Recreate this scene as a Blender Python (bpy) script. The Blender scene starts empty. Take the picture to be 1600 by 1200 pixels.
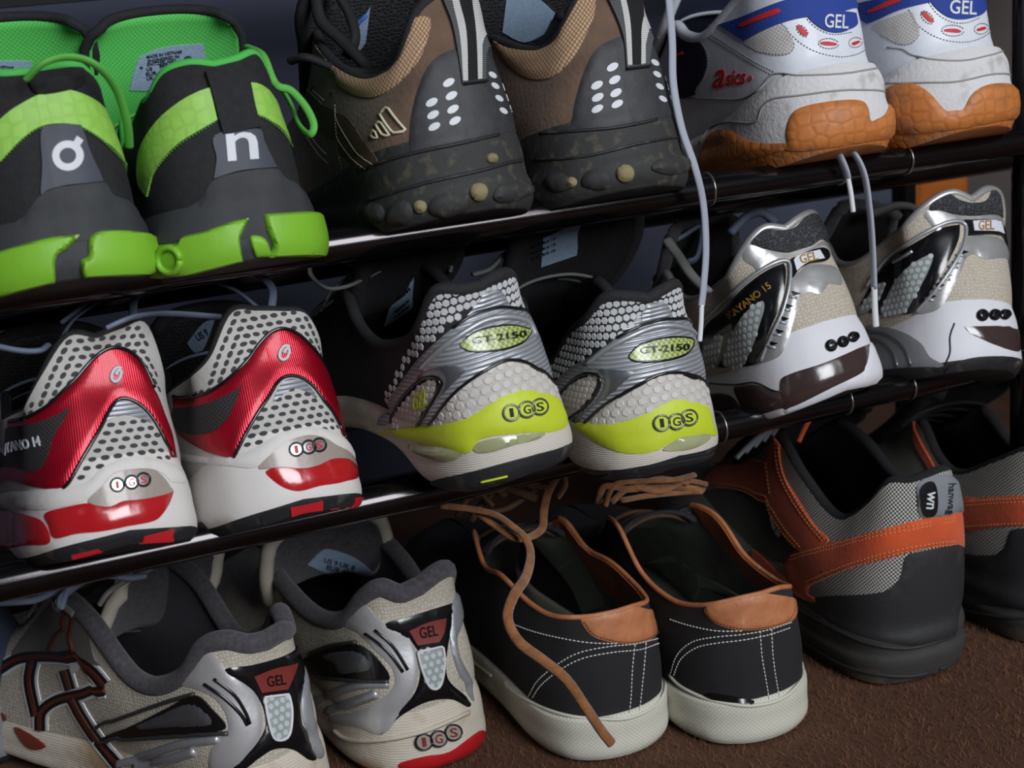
import bpy, math, random
import numpy as np
from mathutils import Vector, Matrix, Euler
from mathutils.bvhtree import BVHTree
from mathutils.geometry import delaunay_2d_cdt
random.seed(7); RNG = np.random.default_rng(7)
sc = bpy.context.scene; COL = sc.collection
R = math.radians
# ------------------------------------------------------------------ camera, world, lights
FPX = 2312.0; PITCH = R(15.4); ROLL = R(5.0); YAW = R(21.6)
CF = Vector((math.sin(YAW)*math.cos(PITCH), math.cos(YAW)*math.cos(PITCH), -math.sin(PITCH)))
_r0 = Vector((math.cos(YAW), -math.sin(YAW), 0)); _u0 = _r0.cross(CF)
CR = math.cos(ROLL)*_r0 - math.sin(ROLL)*_u0
CU = math.sin(ROLL)*_r0 + math.cos(ROLL)*_u0
CAM = Vector((-0.2698686, -0.66258787, 0.11403394))
def ray(x, y): return CF + CR*((x-800)/FPX) + CU*((600-y)/FPX)
def W(x, y, Y):
    d = ray(x, y); return CAM + d*((Y-CAM.y)/d.y)
cam = bpy.data.objects.new('camera', bpy.data.cameras.new('camera')); COL.objects.link(cam)
cam.data.sensor_width = 36; cam.data.lens = FPX*36/1600; cam.data.clip_start = .02
m = Matrix((CR, CU, -CF)).transposed().to_4x4(); m.translation = CAM; cam.matrix_world = m
cam.data.dof.use_dof = True; cam.data.dof.focus_distance = .74; cam.data.dof.aperture_fstop = 11
sc.camera = cam
sc.view_settings.view_transform = 'Standard'; sc.view_settings.look = 'None'
sc.view_settings.exposure = 0.0; sc.view_settings.gamma = 1; sc.view_settings.use_curve_mapping = False
wd = bpy.data.worlds.new('world'); sc.world = wd; wd.use_nodes = True
bg = wd.node_tree.nodes['Background']; bg.inputs[0].default_value = (.42, .52, .75, 1); bg.inputs[1].default_value = .06
def area(name, loc, tgt, size, power, col):
    l = bpy.data.lights.new(name, 'AREA'); l.shape = 'RECTANGLE'; l.size, l.size_y = size; l.energy = power; l.color = col
    o = bpy.data.objects.new(name, l); COL.objects.link(o); o.location = loc
    o.rotation_euler = (Vector(tgt)-Vector(loc)).to_track_quat('-Z', 'Y').to_euler(); return o
area('window_daylight', (.35, -1.9, .95), (0, 0, -.1), (1.0, 1.1), 48, (.93, .96, 1))
area('door_daylight', (-1.9, -1.5, .9), (0, 0, -.1), (.7, 1.2), 12, (.85, .92, 1))

# ------------------------------------------------------------------ materials
def mat(name, col, rough=.6, metal=0, bump=None, var=None, uvtex=None, coat=0, trans=0, sheen=0, dirt=None):
    """bump=(kind,scale,strength); var=(colour2,scale,amount); uvtex=(kind,scale_mm,colour2,bump); dirt=(colour,scale,threshold)"""
    m = bpy.data.materials.new(name); m.use_nodes = True; nt = m.node_tree; N = nt.nodes; L = nt.links
    b = N['Principled BSDF']; c4 = (*col, 1)
    b.inputs['Base Color'].default_value = c4; b.inputs['Roughness'].default_value = rough; b.inputs['Metallic'].default_value = metal
    if coat: b.inputs['Coat Weight'].default_value = coat; b.inputs['Coat Roughness'].default_value = .15
    if trans: b.inputs['Transmission Weight'].default_value = trans
    if sheen: b.inputs['Sheen Weight'].default_value = sheen
    tc = N.new('ShaderNodeTexCoord'); src = None; hsrc = []
    def noise(sc_, det=4):
        n = N.new('ShaderNodeTexNoise'); n.inputs['Scale'].default_value = sc_; n.inputs['Detail'].default_value = det
        L.new(tc.outputs['Object'], n.inputs['Vector']); return n.outputs['Fac']
    def mixc(fac, A, B):
        x = N.new('ShaderNodeMix'); x.data_type = 'RGBA'; L.new(fac, x.inputs[0])
        for v, i in ((A, 6), (B, 7)):
            if isinstance(v, tuple): x.inputs[i].default_value = v
            else: L.new(v, x.inputs[i])
        return x.outputs[2]
    def ramp(f, lo, hi, top=1):
        r = N.new('ShaderNodeMapRange'); L.new(f, r.inputs[0]); r.inputs[1].default_value = lo; r.inputs[2].default_value = hi; r.inputs[4].default_value = top
        return r.outputs[0]
    cur = c4
    if uvtex:
        kind, s, c2, bs = uvtex
        mp = N.new('ShaderNodeMapping'); L.new(tc.outputs['UV'], mp.inputs[0]); mp.inputs['Scale'].default_value = (1/s, 1/s, 1/s)
        if kind == 'vor':
            v = N.new('ShaderNodeTexVoronoi'); v.feature = 'DISTANCE_TO_EDGE'; v.inputs['Scale'].default_value = 1; v.inputs['Randomness'].default_value = .5
            L.new(mp.outputs[0], v.inputs['Vector']); f = ramp(v.outputs['Distance'], .02, .22)
        elif kind == 'weave':
            mp.inputs['Rotation'].default_value = (0, 0, R(4))
            v = N.new('ShaderNodeTexChecker'); v.inputs['Scale'].default_value = 1; v.inputs[1].default_value = (1,1,1,1); v.inputs[2].default_value = (0,0,0,1)
            L.new(mp.outputs[0], v.inputs['Vector']); f = v.outputs['Fac']
        elif kind == 'ribs':
            v = N.new('ShaderNodeTexWave'); v.bands_direction = 'Y'; v.inputs['Scale'].default_value = .314; L.new(mp.outputs[0], v.inputs['Vector']); f = v.outputs['Fac']
        elif kind == 'ribsx':
            v = N.new('ShaderNodeTexWave'); v.bands_direction = 'X'; v.inputs['Scale'].default_value = .314; L.new(mp.outputs[0], v.inputs['Vector']); f = v.outputs['Fac']
        elif kind == 'diam':
            mp.inputs['Rotation'].default_value = (0, 0, R(45))
            v = N.new('ShaderNodeTexBrick'); v.offset = 0; v.inputs['Scale'].default_value = 1; v.inputs['Mortar Size'].default_value = .12; v.inputs['Brick Width'].default_value = 1; v.inputs['Row Height'].default_value = 1; v.inputs['Mortar Smooth'].default_value = .6
            L.new(mp.outputs[0], v.inputs['Vector']); i = N.new('ShaderNodeMath'); i.operation = 'SUBTRACT'; i.inputs[0].default_value = 1; L.new(v.outputs['Fac'], i.inputs[1]); f = i.outputs[0]
        if c2: cur = mixc(f, (*c2, 1), c4)
        hsrc.append((f, bs))
    if var:
        cur = mixc(ramp(noise(var[1]), .35, .68, var[2]), cur, (*var[0], 1))
    if dirt:
        cur = mixc(ramp(noise(dirt[1], 8), dirt[2], dirt[2]+.12, dirt[3] if len(dirt) > 3 else .8), cur, (*dirt[0], 1))
    if not isinstance(cur, tuple): L.new(cur, b.inputs['Base Color'])
    if bump: hsrc.append((noise(bump[0], 6), bump[1]))
    last = None
    for h, s in hsrc:
        if not s: continue
        bn = N.new('ShaderNodeBump'); bn.inputs['Strength'].default_value = abs(s); bn.inputs['Distance'].default_value = .0006; L.new(h, bn.inputs['Height'])
        if last: L.new(last, bn.inputs['Normal'])
        last = bn.outputs[0]
    if last: L.new(last, b.inputs['Normal'])
    return m

# ------------------------------------------------------------------ objects
MESH = {}
def link(name, verts, faces, mt, par=None, smooth=True, uv=None, kind=None, label=None, sharp=None):
    me = bpy.data.meshes.new(name); me.from_pydata([tuple(v) for v in verts], [], [tuple(f) for f in faces])
    if mt: me.materials.append(mt)
    if smooth: me.polygons.foreach_set('use_smooth', [True]*len(me.polygons))
    if uv is not None:
        ul = me.uv_layers.new(name='UVMap'); vi = np.empty(len(me.loops), dtype=np.int32); me.loops.foreach_get('vertex_index', vi)
        ul.data.foreach_set('uv', np.asarray(uv, dtype=np.float32)[vi].ravel())
    if sharp and smooth: me.set_sharp_from_angle(angle=R(sharp))
    o = bpy.data.objects.new(name, me); COL.objects.link(o)
    if par is not None: o.parent = par
    if kind: o['kind'] = kind
    if label: o['label'] = label
    return o
def tag(o, label, cat, group=None):
    o['label'] = label; o['category'] = cat
    if group: o['group'] = group
def empty(name, M, label, cat, group=None):
    o = bpy.data.objects.new(name, None); o.empty_display_size = .02; COL.objects.link(o); o.matrix_world = M; tag(o, label, cat, group); return o

def catmull(P, n=8, closed=False):
    """P: points, a doubled point makes a corner"""
    P = np.asarray(P, float); out = []; N = len(P); rng = N if closed else N-1
    same = lambda i, j: np.allclose(P[i % N], P[j % N])
    for i in range(rng):
        a, b = P[i], P[(i+1) % N]
        if np.allclose(a, b): continue
        p = P[i-1] if (closed or i > 0) else a; q = P[(i+2) % N] if (closed or i+2 < N) else b
        if np.allclose(p, a): p = a
        if np.allclose(q, b): q = b
        u = np.linspace(0, 1, n, endpoint=False)[:, None]
        t0 = (b-p)*.5; t1 = (q-a)*.5
        if np.allclose(p, a): t0 = (b-a)*.7
        if np.allclose(q, b): t1 = (b-a)*.7
        out.append((2*u**3-3*u**2+1)*a + (u**3-2*u**2+u)*t0 + (-2*u**3+3*u**2)*b + (u**3-u**2)*t1)
    out = np.vstack(out)
    if not closed: out = np.vstack([out, P[-1:]])
    return out
def interp(keys, x, smooth=True):
    """keys [(x, v...)] -> smooth values at x (hermite)"""
    K = np.asarray(keys, float); X = K[:, 0]; V = K[:, 1:]; x = np.asarray(x, float)
    d = np.zeros_like(V); sl = (V[1:]-V[:-1])/(X[1:]-X[:-1])[:, None]
    d[1:-1] = (sl[1:]+sl[:-1])*.5; d[0] = sl[0]; d[-1] = sl[-1]
    x = np.clip(x, X[0], X[-1]); i = np.clip(np.searchsorted(X, x, side='right')-1, 0, len(X)-2); h = (X[i+1]-X[i]); u = ((x-X[i])/h)[..., None]; h = h[..., None]
    return (2*u**3-3*u**2+1)*V[i] + (u**3-2*u**2+u)*h*d[i] + (-2*u**3+3*u**2)*V[i+1] + (u**3-u**2)*h*d[i+1]
def tube_mesh(P, r, sides=7, flat=1.0, up=None):
    """P (n,3), r scalar or (n,), closed ends; flat<1 squashes along the frame's normal"""
    P = np.asarray(P, float); n = len(P); T = np.gradient(P, axis=0); T /= np.linalg.norm(T, axis=1)[:, None]+1e-12
    u = np.array(up if up is not None else (0, 0, 1.0)); rr = np.broadcast_to(np.asarray(r, float), (n,))
    vs = []; x = np.cross(T[0], u)
    if np.linalg.norm(x) < 1e-3: x = np.cross(T[0], (1, 0, 0))
    for k in range(n):
        x = x-T[k]*(x@T[k]); x /= np.linalg.norm(x)+1e-12; y = np.cross(T[k], x)
        for s in range(sides):
            a = 2*math.pi*s/sides; vs.append(P[k]+rr[k]*(math.cos(a)*x+flat*math.sin(a)*y))
    fs = [(k*sides+s, k*sides+(s+1) % sides, (k+1)*sides+(s+1) % sides, (k+1)*sides+s) for k in range(n-1) for s in range(sides)]
    fs += [tuple(range(sides))[::-1], tuple((n-1)*sides+s for s in range(sides))]
    return vs, fs
class MB:
    def __init__(s): s.v = []; s.f = []
    def add(s, vf):
        o = len(s.v); s.v += list(vf[0]); s.f += [tuple(i+o for i in f) for f in vf[1]]; return s
    def build(s, name, mt, par=None, **k): return link(name, s.v, s.f, mt, par, **k)
def box(c, d, bev=0):
    c = np.array(c, float); d = np.array(d, float)/2; b = min(bev, *d) if bev else 0
    if not b:
        v = [c+d*np.array(s) for s in ((-1,-1,-1),(1,-1,-1),(1,1,-1),(-1,1,-1),(-1,-1,1),(1,-1,1),(1,1,1),(-1,1,1))]
        return v, [(3,2,1,0),(4,5,6,7),(0,1,5,4),(1,2,6,5),(2,3,7,6),(3,0,4,7)]
    v = []; prof = [(-d[2], b), (-d[2]+b, 0), (d[2]-b, 0), (d[2], b)]
    for z, i in prof:
        for sx, sy in ((-1,-1),(1,-1),(1,1),(-1,1)):
            for k in (0, 1):
                first = (k == 0) == (sx*sy > 0)
                ox, oy = (0, b) if first else (b, 0)
                v.append(c+np.array((sx*(d[0]-i*.5-ox), sy*(d[1]-i*.5-oy), z)))
    f = [tuple(range(8))[::-1], tuple(range(24, 32))]
    for r in range(3):
        for k in range(8): f.append((r*8+k, r*8+(k+1) % 8, r*8+8+(k+1) % 8, r*8+8+k))
    return v, f

# ------------------------------------------------------------------ surfaces that details are laid on (all lengths of a shoe in mm)
MM = .001
class Surf:
    def __init__(s, G, M, flip=False, uv=None):
        s.near = True
        s.G = np.asarray(G, float)*MM; s.na, s.nb = G.shape[:2]; s.M = M; s.Mi = M.inverted()
        da = np.gradient(s.G, axis=0); db = np.gradient(s.G, axis=1); n = np.cross(da, db); ln = np.linalg.norm(n, axis=2)[..., None]
        n = n/(ln+1e-15)
        s.N = -n if flip else n
        s.flip = flip
        s.sa = float(np.median(np.linalg.norm(da, axis=2)))/MM; s.sb = float(np.median(np.linalg.norm(db, axis=2)))/MM
        if uv is None:
            la = np.cumsum(np.r_[0, np.linalg.norm(np.diff(s.G[:, s.nb//2], axis=0), axis=1)])/MM; la -= la[s.na//2]
            uv = np.dstack([np.repeat(la[:, None], s.nb, 1), s.G[..., 2]/MM])
        s.UV = uv; s.bvh = None
        s.ac = (s.na-1)/2
    def tree(s):
        if s.bvh is None:
            V = [Vector(p) for p in s.G.reshape(-1, 3)]; T = []
            for i in range(s.na-1):
                for j in range(s.nb-1):
                    a = i*s.nb+j; b = a+s.nb; T += [(a, b, b+1), (a, b+1, a+1)]
            s.bvh = BVHTree.FromPolygons(V, T); s.o = s.Mi @ CAM; s.V = V
        return s.bvh
    def ab(s, x, y):
        t = s.tree(); d = (s.Mi.to_3x3() @ ray(x, y)).normalized()
        base = Vector(s.G[s.na//2, s.nb//2]); D = (base-s.o).length; sg = -1 if s.flip else 1
        h, nn, idx, dist = t.ray_cast(s.o, d); off = 0
        while h is not None and nn.dot(d)*sg > 0:
            off += dist+.0004; h, nn, idx, dist = t.ray_cast(s.o+d*off, d)
        if h is None or (off+dist > D+.05 and s.near):
            best = None
            for k in range(37 if s.near else 60):
                q = s.o+d*(D-.03+.0022*k*(1 if s.near else 2)); r = t.find_nearest(q)
                if r[0] is not None and (best is None or r[3] < best[3]): best = r
            if h is None or best[3] < .005: h, _, idx, dist = best
        c, tri = divmod(idx, 2); i, j = divmod(c, s.nb-1); a = i*s.nb+j; b = a+s.nb
        A, B, C = (s.V[a], s.V[b], s.V[b+1]) if tri == 0 else (s.V[a], s.V[b+1], s.V[a+1])
        v0 = B-A; v1 = C-A; v2 = h-A; d00 = v0.dot(v0); d01 = v0.dot(v1); d11 = v1.dot(v1); d20 = v2.dot(v0); d21 = v2.dot(v1); den = d00*d11-d01*d01
        if abs(den) < 1e-20: return np.array((i, j), float)
        v = (d11*d20-d01*d21)/den; w = (d00*d21-d01*d20)/den
        return np.array((i+v+w, j+w) if tri == 0 else (i+v, j+v+w))
    def _bl(s, F, ab):
        a = np.clip(ab[:, 0], 0, s.na-1.0001); b = np.clip(ab[:, 1], 0, s.nb-1.0001); i = a.astype(int); j = b.astype(int); u = (a-i)[:, None]; v = (b-j)[:, None]
        return (F[i, j]*(1-u)*(1-v)+F[i+1, j]*u*(1-v)+F[i, j+1]*(1-u)*v+F[i+1, j+1]*u*v)
    def at(s, ab, h=0):
        ab = np.atleast_2d(ab); N = s._bl(s.N, ab); N /= np.linalg.norm(N, axis=1)[:, None]+1e-12
        return s._bl(s.G, ab)+N*(np.asarray(h).reshape(-1, 1)*MM)
    def nrm(s, ab):
        N = s._bl(s.N, np.atleast_2d(ab)); return N/(np.linalg.norm(N, axis=1)[:, None]+1e-12)
    def px(s, pts, smooth=True, closed=True, n=5):
        P = catmull(pts, n, closed) if smooth else np.asarray(pts, float)
        return np.array([s.ab(*p) for p in P])
    def wrap(s, L, far=13):
        """carries what reaches the right-hand outline of the heel on round the corner"""
        if not getattr(s, 'round_', False) or (L[:, 0].max()-L[:, 0].min())*s.sa < 20: return L
        P = s.at(L); v = P-np.array(s.o); v /= np.linalg.norm(v, axis=1)[:, None]; c = np.abs((s.nrm(L)*v).sum(1))
        L = L.copy(); L[:, 0] += np.where(L[:, 0] > s.ac, far/s.sa*np.clip((.62-c)/.5, 0, 1)**.7, 0); return L
    # the bare sheet, or a slab of it
    def sheet(s, name, mt, par, thick=0, b0=0, b1=None, out=0, **k):
        b1 = s.nb if b1 is None else b1
        G = s.G[:, b0:b1]+s.N[:, b0:b1]*out*MM; na, nb = G.shape[:2]; V = G.reshape(-1, 3); uv = s.UV[:, b0:b1].reshape(-1, 2)
        q = lambda a, b, c, d: (a, d, c, b) if s.flip else (a, b, c, d)
        F = [q(i*nb+j, (i+1)*nb+j, (i+1)*nb+j+1, i*nb+j+1) for i in range(na-1) for j in range(nb-1)]
        if thick:
            o = na*nb; V = np.vstack([V, (G-s.N[:, b0:b1]*thick*MM).reshape(-1, 3)]); uv = np.vstack([uv, uv])
            F += [tuple(x+o for x in f[::-1]) for f in F]
            ring = [i*nb for i in range(na)]+[(na-1)*nb+j for j in range(1, nb)]+[i*nb+nb-1 for i in range(na-2, -1, -1)]+[j for j in range(nb-2, 0, -1)]
            F += [q(ring[k], ring[k]+o, ring[(k+1) % len(ring)]+o, ring[(k+1) % len(ring)]) for k in range(len(ring))]
        return link(name, V, F, mt, par, uv=uv, **k)
    def _fill(s, L, h, puff, step, skirt=None, hb=None):
        """one loop in ab space -> verts, faces, uv"""
        Lm = L*np.array((s.sa, s.sb)); keep = [0]
        for i in range(1, len(Lm)):
            if np.linalg.norm(Lm[i]-Lm[keep[-1]]) > .25: keep.append(i)
        if len(keep) > 2 and np.linalg.norm(Lm[keep[-1]]-Lm[0]) < .2: keep.pop()
        L = L[keep]; Lm = Lm[keep]; n = len(L)
        if n < 3: return [], [], []
        lo = Lm.min(0); hi = Lm.max(0); gx = np.arange(lo[0]+step*.5, hi[0], step); gy = np.arange(lo[1]+step*.5, hi[1], step)
        if len(gx)*len(gy) > 6000:
            step *= 1.6; gx = np.arange(lo[0]+step*.5, hi[0], step); gy = np.arange(lo[1]+step*.5, hi[1], step)
        g = np.array([(x+(step*.5 if k % 2 else 0), y) for k, y in enumerate(gy) for x in gx]).reshape(-1, 2)
        if len(g):
            ins = inside(Lm, g); g = g[ins]
        if len(g):
            A = Lm; B = np.roll(Lm, -1, 0); e = B-A; ee = (e**2).sum(1)+1e-12
            t = np.clip(((g[:, None]-A[None])*e[None]).sum(2)/ee, 0, 1); D = np.sqrt((((A[None]+t[..., None]*e[None])-g[:, None])**2).sum(2)).min(1)
            g = g[D > step*.4]; D = D[D > step*.4]
        else: D = np.zeros(0)
        P = [Vector(p) for p in Lm]+[Vector(p) for p in g]
        vo, eo, fo, ov, oe, of = delaunay_2d_cdt(P, [(i, (i+1) % n) for i in range(n)], [], 1, 1e-5)
        V2 = np.array([tuple(v) for v in vo]); src = [o[0] if o else -1 for o in ov]
        Dv = np.array([0. if (q < n) else D[q-n] for q in src]) if len(src) else np.zeros(0)
        ab = V2/np.array((s.sa, s.sb))
        H = np.full(len(V2), h, float)
        if puff: H = h*np.sqrt(np.clip(.12+.88*Dv/puff, 0, 1))
        pos = s.at(ab, H); uv = s._bl(s.UV, ab); F = []
        for f in fo:
            f = list(f); a, b, c = V2[f[0]], V2[f[1]], V2[f[2]]; cr = (b[0]-a[0])*(c[1]-a[1])-(b[1]-a[1])*(c[0]-a[0])
            if (cr < 0) != s.flip: f = f[::-1]
            F.append(tuple(f))
        cnt = {}
        for f in F:
            for k in range(len(f)):
                e = (f[k], f[(k+1) % len(f)]); cnt[e] = 1
        be = [e for e in cnt if (e[1], e[0]) not in cnt]; bv = sorted({v for e in be for v in e}); ix = {v: len(V2)+i for i, v in enumerate(bv)}
        low = s.at(ab[bv], -.35 if skirt is None else skirt); pos = np.vstack([pos, low]); uv = np.vstack([uv, uv[bv]])
        F += [(e[1], e[0], ix[e[0]], ix[e[1]]) for e in be]
        return pos, F, uv
    def patch(s, name, par, mt, pts, h=.7, sym=False, puff=0, step=2.6, smooth=True, ab=None, n=5, skirt=None, **k):
        """pts: one polygon or a list of polygons (photo pixels cast on the surface)"""
        polys = pts if isinstance(pts[0][0], (list, tuple, np.ndarray)) else [pts]
        V = []; F = []; U = []
        for p in polys:
            L = np.asarray(p, float) if ab else s.wrap(s.px(p, smooth, True, n))
            loops = [L]
            if sym:
                Lc = clip(L, s.ac); 
                if len(Lc) < 3: continue
                Lr = Lc.copy(); Lr[:, 0] = 2*s.ac-Lr[:, 0]
                loops = merge_mirror(Lc, Lr, s.ac)
            for l in loops:
                if len(l) < 3: continue
                v, f, u = s._fill(l, h, puff, step, skirt)
                o = len(V); V += list(v); U += list(u); F += [tuple(i+o for i in q) for q in f]
        if not V: print('EMPTY', name); return None
        return link(name, V, F, mt, par, uv=U, sharp=42, **k)
    def line(s, name, par, mt, pls, r=.5, h=.6, sym=False, smooth=True, closed=False, dash=None, sides=5, n=6, **k):
        """tubes or stitches along polylines"""
        pls = pls if isinstance(pls[0][0], (list, tuple, np.ndarray)) else [pls]
        mb = MB()
        for p in pls:
            A = s.wrap(s.px(p, smooth, closed, n)) if not dash else s.px(p, smooth, closed, n)
            if closed: A = np.vstack([A, A[:1]])
            runs = [A]
            if sym:
                B = A.copy(); B[:, 0] = 2*s.ac-B[:, 0]; runs.append(B)
            rr_ = []
            for q in runs:
                cut = np.where(np.abs(np.diff(q[:, 0]))*s.sa > 16)[0]+1; rr_ += [z for z in np.split(q, cut) if len(z) > 1]
            for q in rr_:
                P = s.at(q, h); l = np.r_[0, np.cumsum(np.linalg.norm(np.diff(P, axis=0), axis=1))]
                if l[-1] < 1e-4: continue
                if dash:
                    pit, dl = dash; x = .0003
                    while x+dl*MM < l[-1]:
                        t = np.array((x, x+dl*MM*.5, x+dl*MM)); ab = np.column_stack([np.interp(t, l, q[:, 0]), np.interp(t, l, q[:, 1])])
                        mb.add(tube_mesh(s.at(ab, h), np.array((r*.6, r, r*.6))*MM, 4)); x += pit*MM
                else:
                    m_ = max(3, len(q), int(l[-1]/.0022)); t = np.linspace(0, l[-1], m_); ab = np.column_stack([np.interp(t, l, q[:, 0]), np.interp(t, l, q[:, 1])])
                    mb.add(tube_mesh(s.at(ab, h), r*MM, sides, up=s.nrm(ab[:1])[0]))
        return mb.build(name, mt, par, **k) if mb.v else None
    def text(s, name, par, mt, body, c, w, hgt, ang=0, shear=0, h=.35, **k):
        """body centred at photo pixel c, w x hgt pixels, baseline turned by ang degrees (up-right positive)"""
        v, f = glyphs(body); v = v.copy(); lo = v.min(0); hi = v.max(0); v = (v-(lo+hi)/2)/(hi-lo)*np.array((w, hgt))
        v[:, 0] += v[:, 1]*shear; ca, sa = math.cos(R(ang)), math.sin(R(ang)); X = c[0]+v[:, 0]*ca-v[:, 1]*sa; Y = c[1]-(v[:, 0]*sa+v[:, 1]*ca)
        ab = np.array([s.ab(x, y) for x, y in zip(X, Y)])
        return s.flat(name, par, mt, ab, f, h, **k)
    def flat(s, name, par, mt, ab, f, h, **k):
        top = s.at(ab, h); low = s.at(ab, h-.5); n = len(ab); cnt = {(q[i], q[(i+1) % len(q)]) for q in f for i in range(len(q))}
        V = list(top)+list(low); F = [tuple(q) for q in f]
        # orient by the surface's normal
        Nn = s.nrm(ab); tot = 0
        for q in f[:40]:
            a, b, c = top[q[0]], top[q[1]], top[q[2]]; tot += np.cross(b-a, c-a)@Nn[q[0]]
        if tot < 0: F = [q[::-1] for q in F]; cnt = {(b, a) for a, b in cnt}
        F += [(b, a, a+n, b+n) for a, b in cnt if (b, a) not in cnt]
        return link(name, V, F, mt, par, smooth=False, **k)
    def tiles(s, name, par, mt, poly, pitch, size, sides=6, aspect=1, rot=0, h=.4, sym=False, stag=.5, inner=1.0, keep=None, jit=0, rowk=.866, **k):
        """small raised or sunk cells in rows over a traced region"""
        L = s.wrap(s.px(poly, True, True, 5)); uv = s.UV
        L2 = [L]
        if sym:
            Lc = clip(L, s.ac)
            if len(Lc) > 2:
                Lr = Lc.copy(); Lr[:, 0] = 2*s.ac-Lr[:, 0]; L2 = merge_mirror(Lc, Lr, s.ac)
        ga = s.UV[:, s.nb//2, 0]; mb = MB()
        for L in L2:
            a0, a1 = L[:, 0].min(), L[:, 0].max(); u0, u1 = np.interp([a0, a1], range(s.na), ga)
            zz = s._bl(s.UV, L)[:, 1]; z0, z1 = zz.min(), zz.max()
            py = pitch*rowk*aspect; j0 = int(z0/py)-1; j1 = int(z1/py)+2; i0 = int(u0/pitch)-1; i1 = int(u1/pitch)+2; C = []
            for i in range(2*i0, 2*i1):
                u = i*pitch/2; a = float(np.interp(u, ga, range(s.na)))
                if u < ga[0] or u > ga[-1]: continue
                col = s._bl(s.UV, np.column_stack([np.full(s.nb, a), np.arange(s.nb)]))[:, 1]
                for j in range(j0, j1):
                    if (i+j) % 2: continue
                    z = j*py
                    if z < col.min() or z > col.max(): continue
                    C.append((a, float(np.interp(z, col, range(s.nb)))))
            if not C: continue
            C = np.array(C); C = C[inside(L, C)]
            if not len(C): continue
            P = s.at(C, h); Nn = s.nrm(C); Ta = s._bl(np.gradient(s.G, axis=0), C); Ta /= np.linalg.norm(Ta, axis=1)[:, None]
            for p, nn, ta in zip(P, Nn, Ta):
                tb = np.cross(nn, ta); v = []; js = 1+jit*(RNG.random()-.5)
                for rr, hh in ((1, -.35*MM if h > 0 else -.1*MM), (.82, 0)):
                    for q in range(sides):
                        an = 2*math.pi*(q+.5)/sides+rot; v.append(p+(ta*math.cos(an)+tb*math.sin(an)*aspect)*size*js*.5*rr*MM+nn*hh)
                mb.add((v, [(q, (q+1) % sides, sides+(q+1) % sides, sides+q) for q in range(sides)]+[tuple(sides+q for q in range(sides))]))
        return mb.build(name, mt, par, kind='stuff', smooth=False, **k) if mb.v else None
def inside(L, P):
    x, y = P[:, 0], P[:, 1]; r = np.zeros(len(P), bool); n = len(L)
    for i in range(n):
        x1, y1 = L[i]; x2, y2 = L[(i+1) % n]
        if y1 == y2: continue
        c = ((y1 > y) != (y2 > y)) & (x < (x2-x1)*(y-y1)/(y2-y1)+x1); r ^= c
    return r
def clip(L, ac):
    out = []; n = len(L)
    for i in range(n):
        p, q = L[i], L[(i+1) % n]; pi, qi = p[0] <= ac, q[0] <= ac
        if pi: out.append(p)
        if pi != qi:
            t = (ac-p[0])/(q[0]-p[0]); out.append(p+(q-p)*t)
    return np.array(out) if out else np.zeros((0, 2))
def merge_mirror(Lc, Lr, ac):
    on = np.abs(Lc[:, 0]-ac) < 1e-6
    if on.sum() == 2:
        n = len(Lc); k = [i for i in range(n) if on[i] and on[(i+1) % n]]
        if k:
            Lc = np.roll(Lc, -(k[0]+1), 0)  # starts and ends on the axis
            Lr = Lc.copy(); Lr[:, 0] = 2*ac-Lr[:, 0]
            return [np.vstack([Lc, Lr[::-1][1:-1]])]
    return [Lc, Lr]
_gl = {}
def glyphs(body):
    if body in _gl: return _gl[body]
    c = bpy.data.curves.new('t', 'FONT'); c.body = body; c.resolution_u = 3; o = bpy.data.objects.new('t', c); COL.objects.link(o)
    c.offset = .012
    me = o.to_mesh(); v = np.array([(p.co.x, p.co.y) for p in me.vertices]); f = [tuple(p.vertices) for p in me.polygons]
    key = {}; mp = []; nv = []
    for p in v:
        k = (round(p[0], 4), round(p[1], 4))
        if k not in key: key[k] = len(nv); nv.append(p)
        mp.append(key[k])
    f = [tuple(dict.fromkeys(mp[i] for i in q)) for q in f]; f = [q for q in f if len(q) > 2]
    o.to_mesh_clear(); bpy.data.objects.remove(o); bpy.data.curves.remove(c)
    _gl[body] = (np.array(nv), f); return _gl[body]

# ------------------------------------------------------------------ the shoe body
OUT = [(0,0,0),(9,9,.8),(18,17.5,3.6),(30,27.5,10.5),(45,34.5,23.5),(62,37.5,41),(105,37,85),(150,38.5,130),(200,45,180),(240,47.5,220),(285,36,262),(330,0,288)]
COLLAR = [(0,0,8,98),(14,9,9,98),(28,18,14,96),(45,24,26,90),(62,28,42,77),(95,32,74,62),(125,30,98,70),(150,26,116,88),(200,20,150,80),(250,16,188,66),(330,0,212,58)]
class Shoe: pass
def to_px(p):
    v = p-CAM; z = v.dot(CF); return 800+FPX*v.dot(CR)/z, 600-FPX*v.dot(CU)/z
def fit_collar(M, keys, poly, length, wtop, amax=128, side=-1):
    """rim heights so that the left rim runs along the line traced in the photo"""
    P = catmull(poly, 6); out = []; dz = 0
    for a, x, y, z in keys:
        if a <= amax:
            best = (9, None)
            for zz in np.arange(z-34, z+34, .5):
                q = to_px(M @ Vector((side*x*wtop*MM, y*length*MM, zz*MM))); d = np.hypot(P[:, 0]-q[0], P[:, 1]-q[1]).min()+abs(zz-z-dz)*.06
                if d < best[0]: best = (d, zz)
            if best[1] is not None: dz = best[1]-z; z = best[1]
            else: z = z+dz*.6
        else: dz *= .6; z = z+dz
        out.append((a, x, y, z))
    return out
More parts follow.
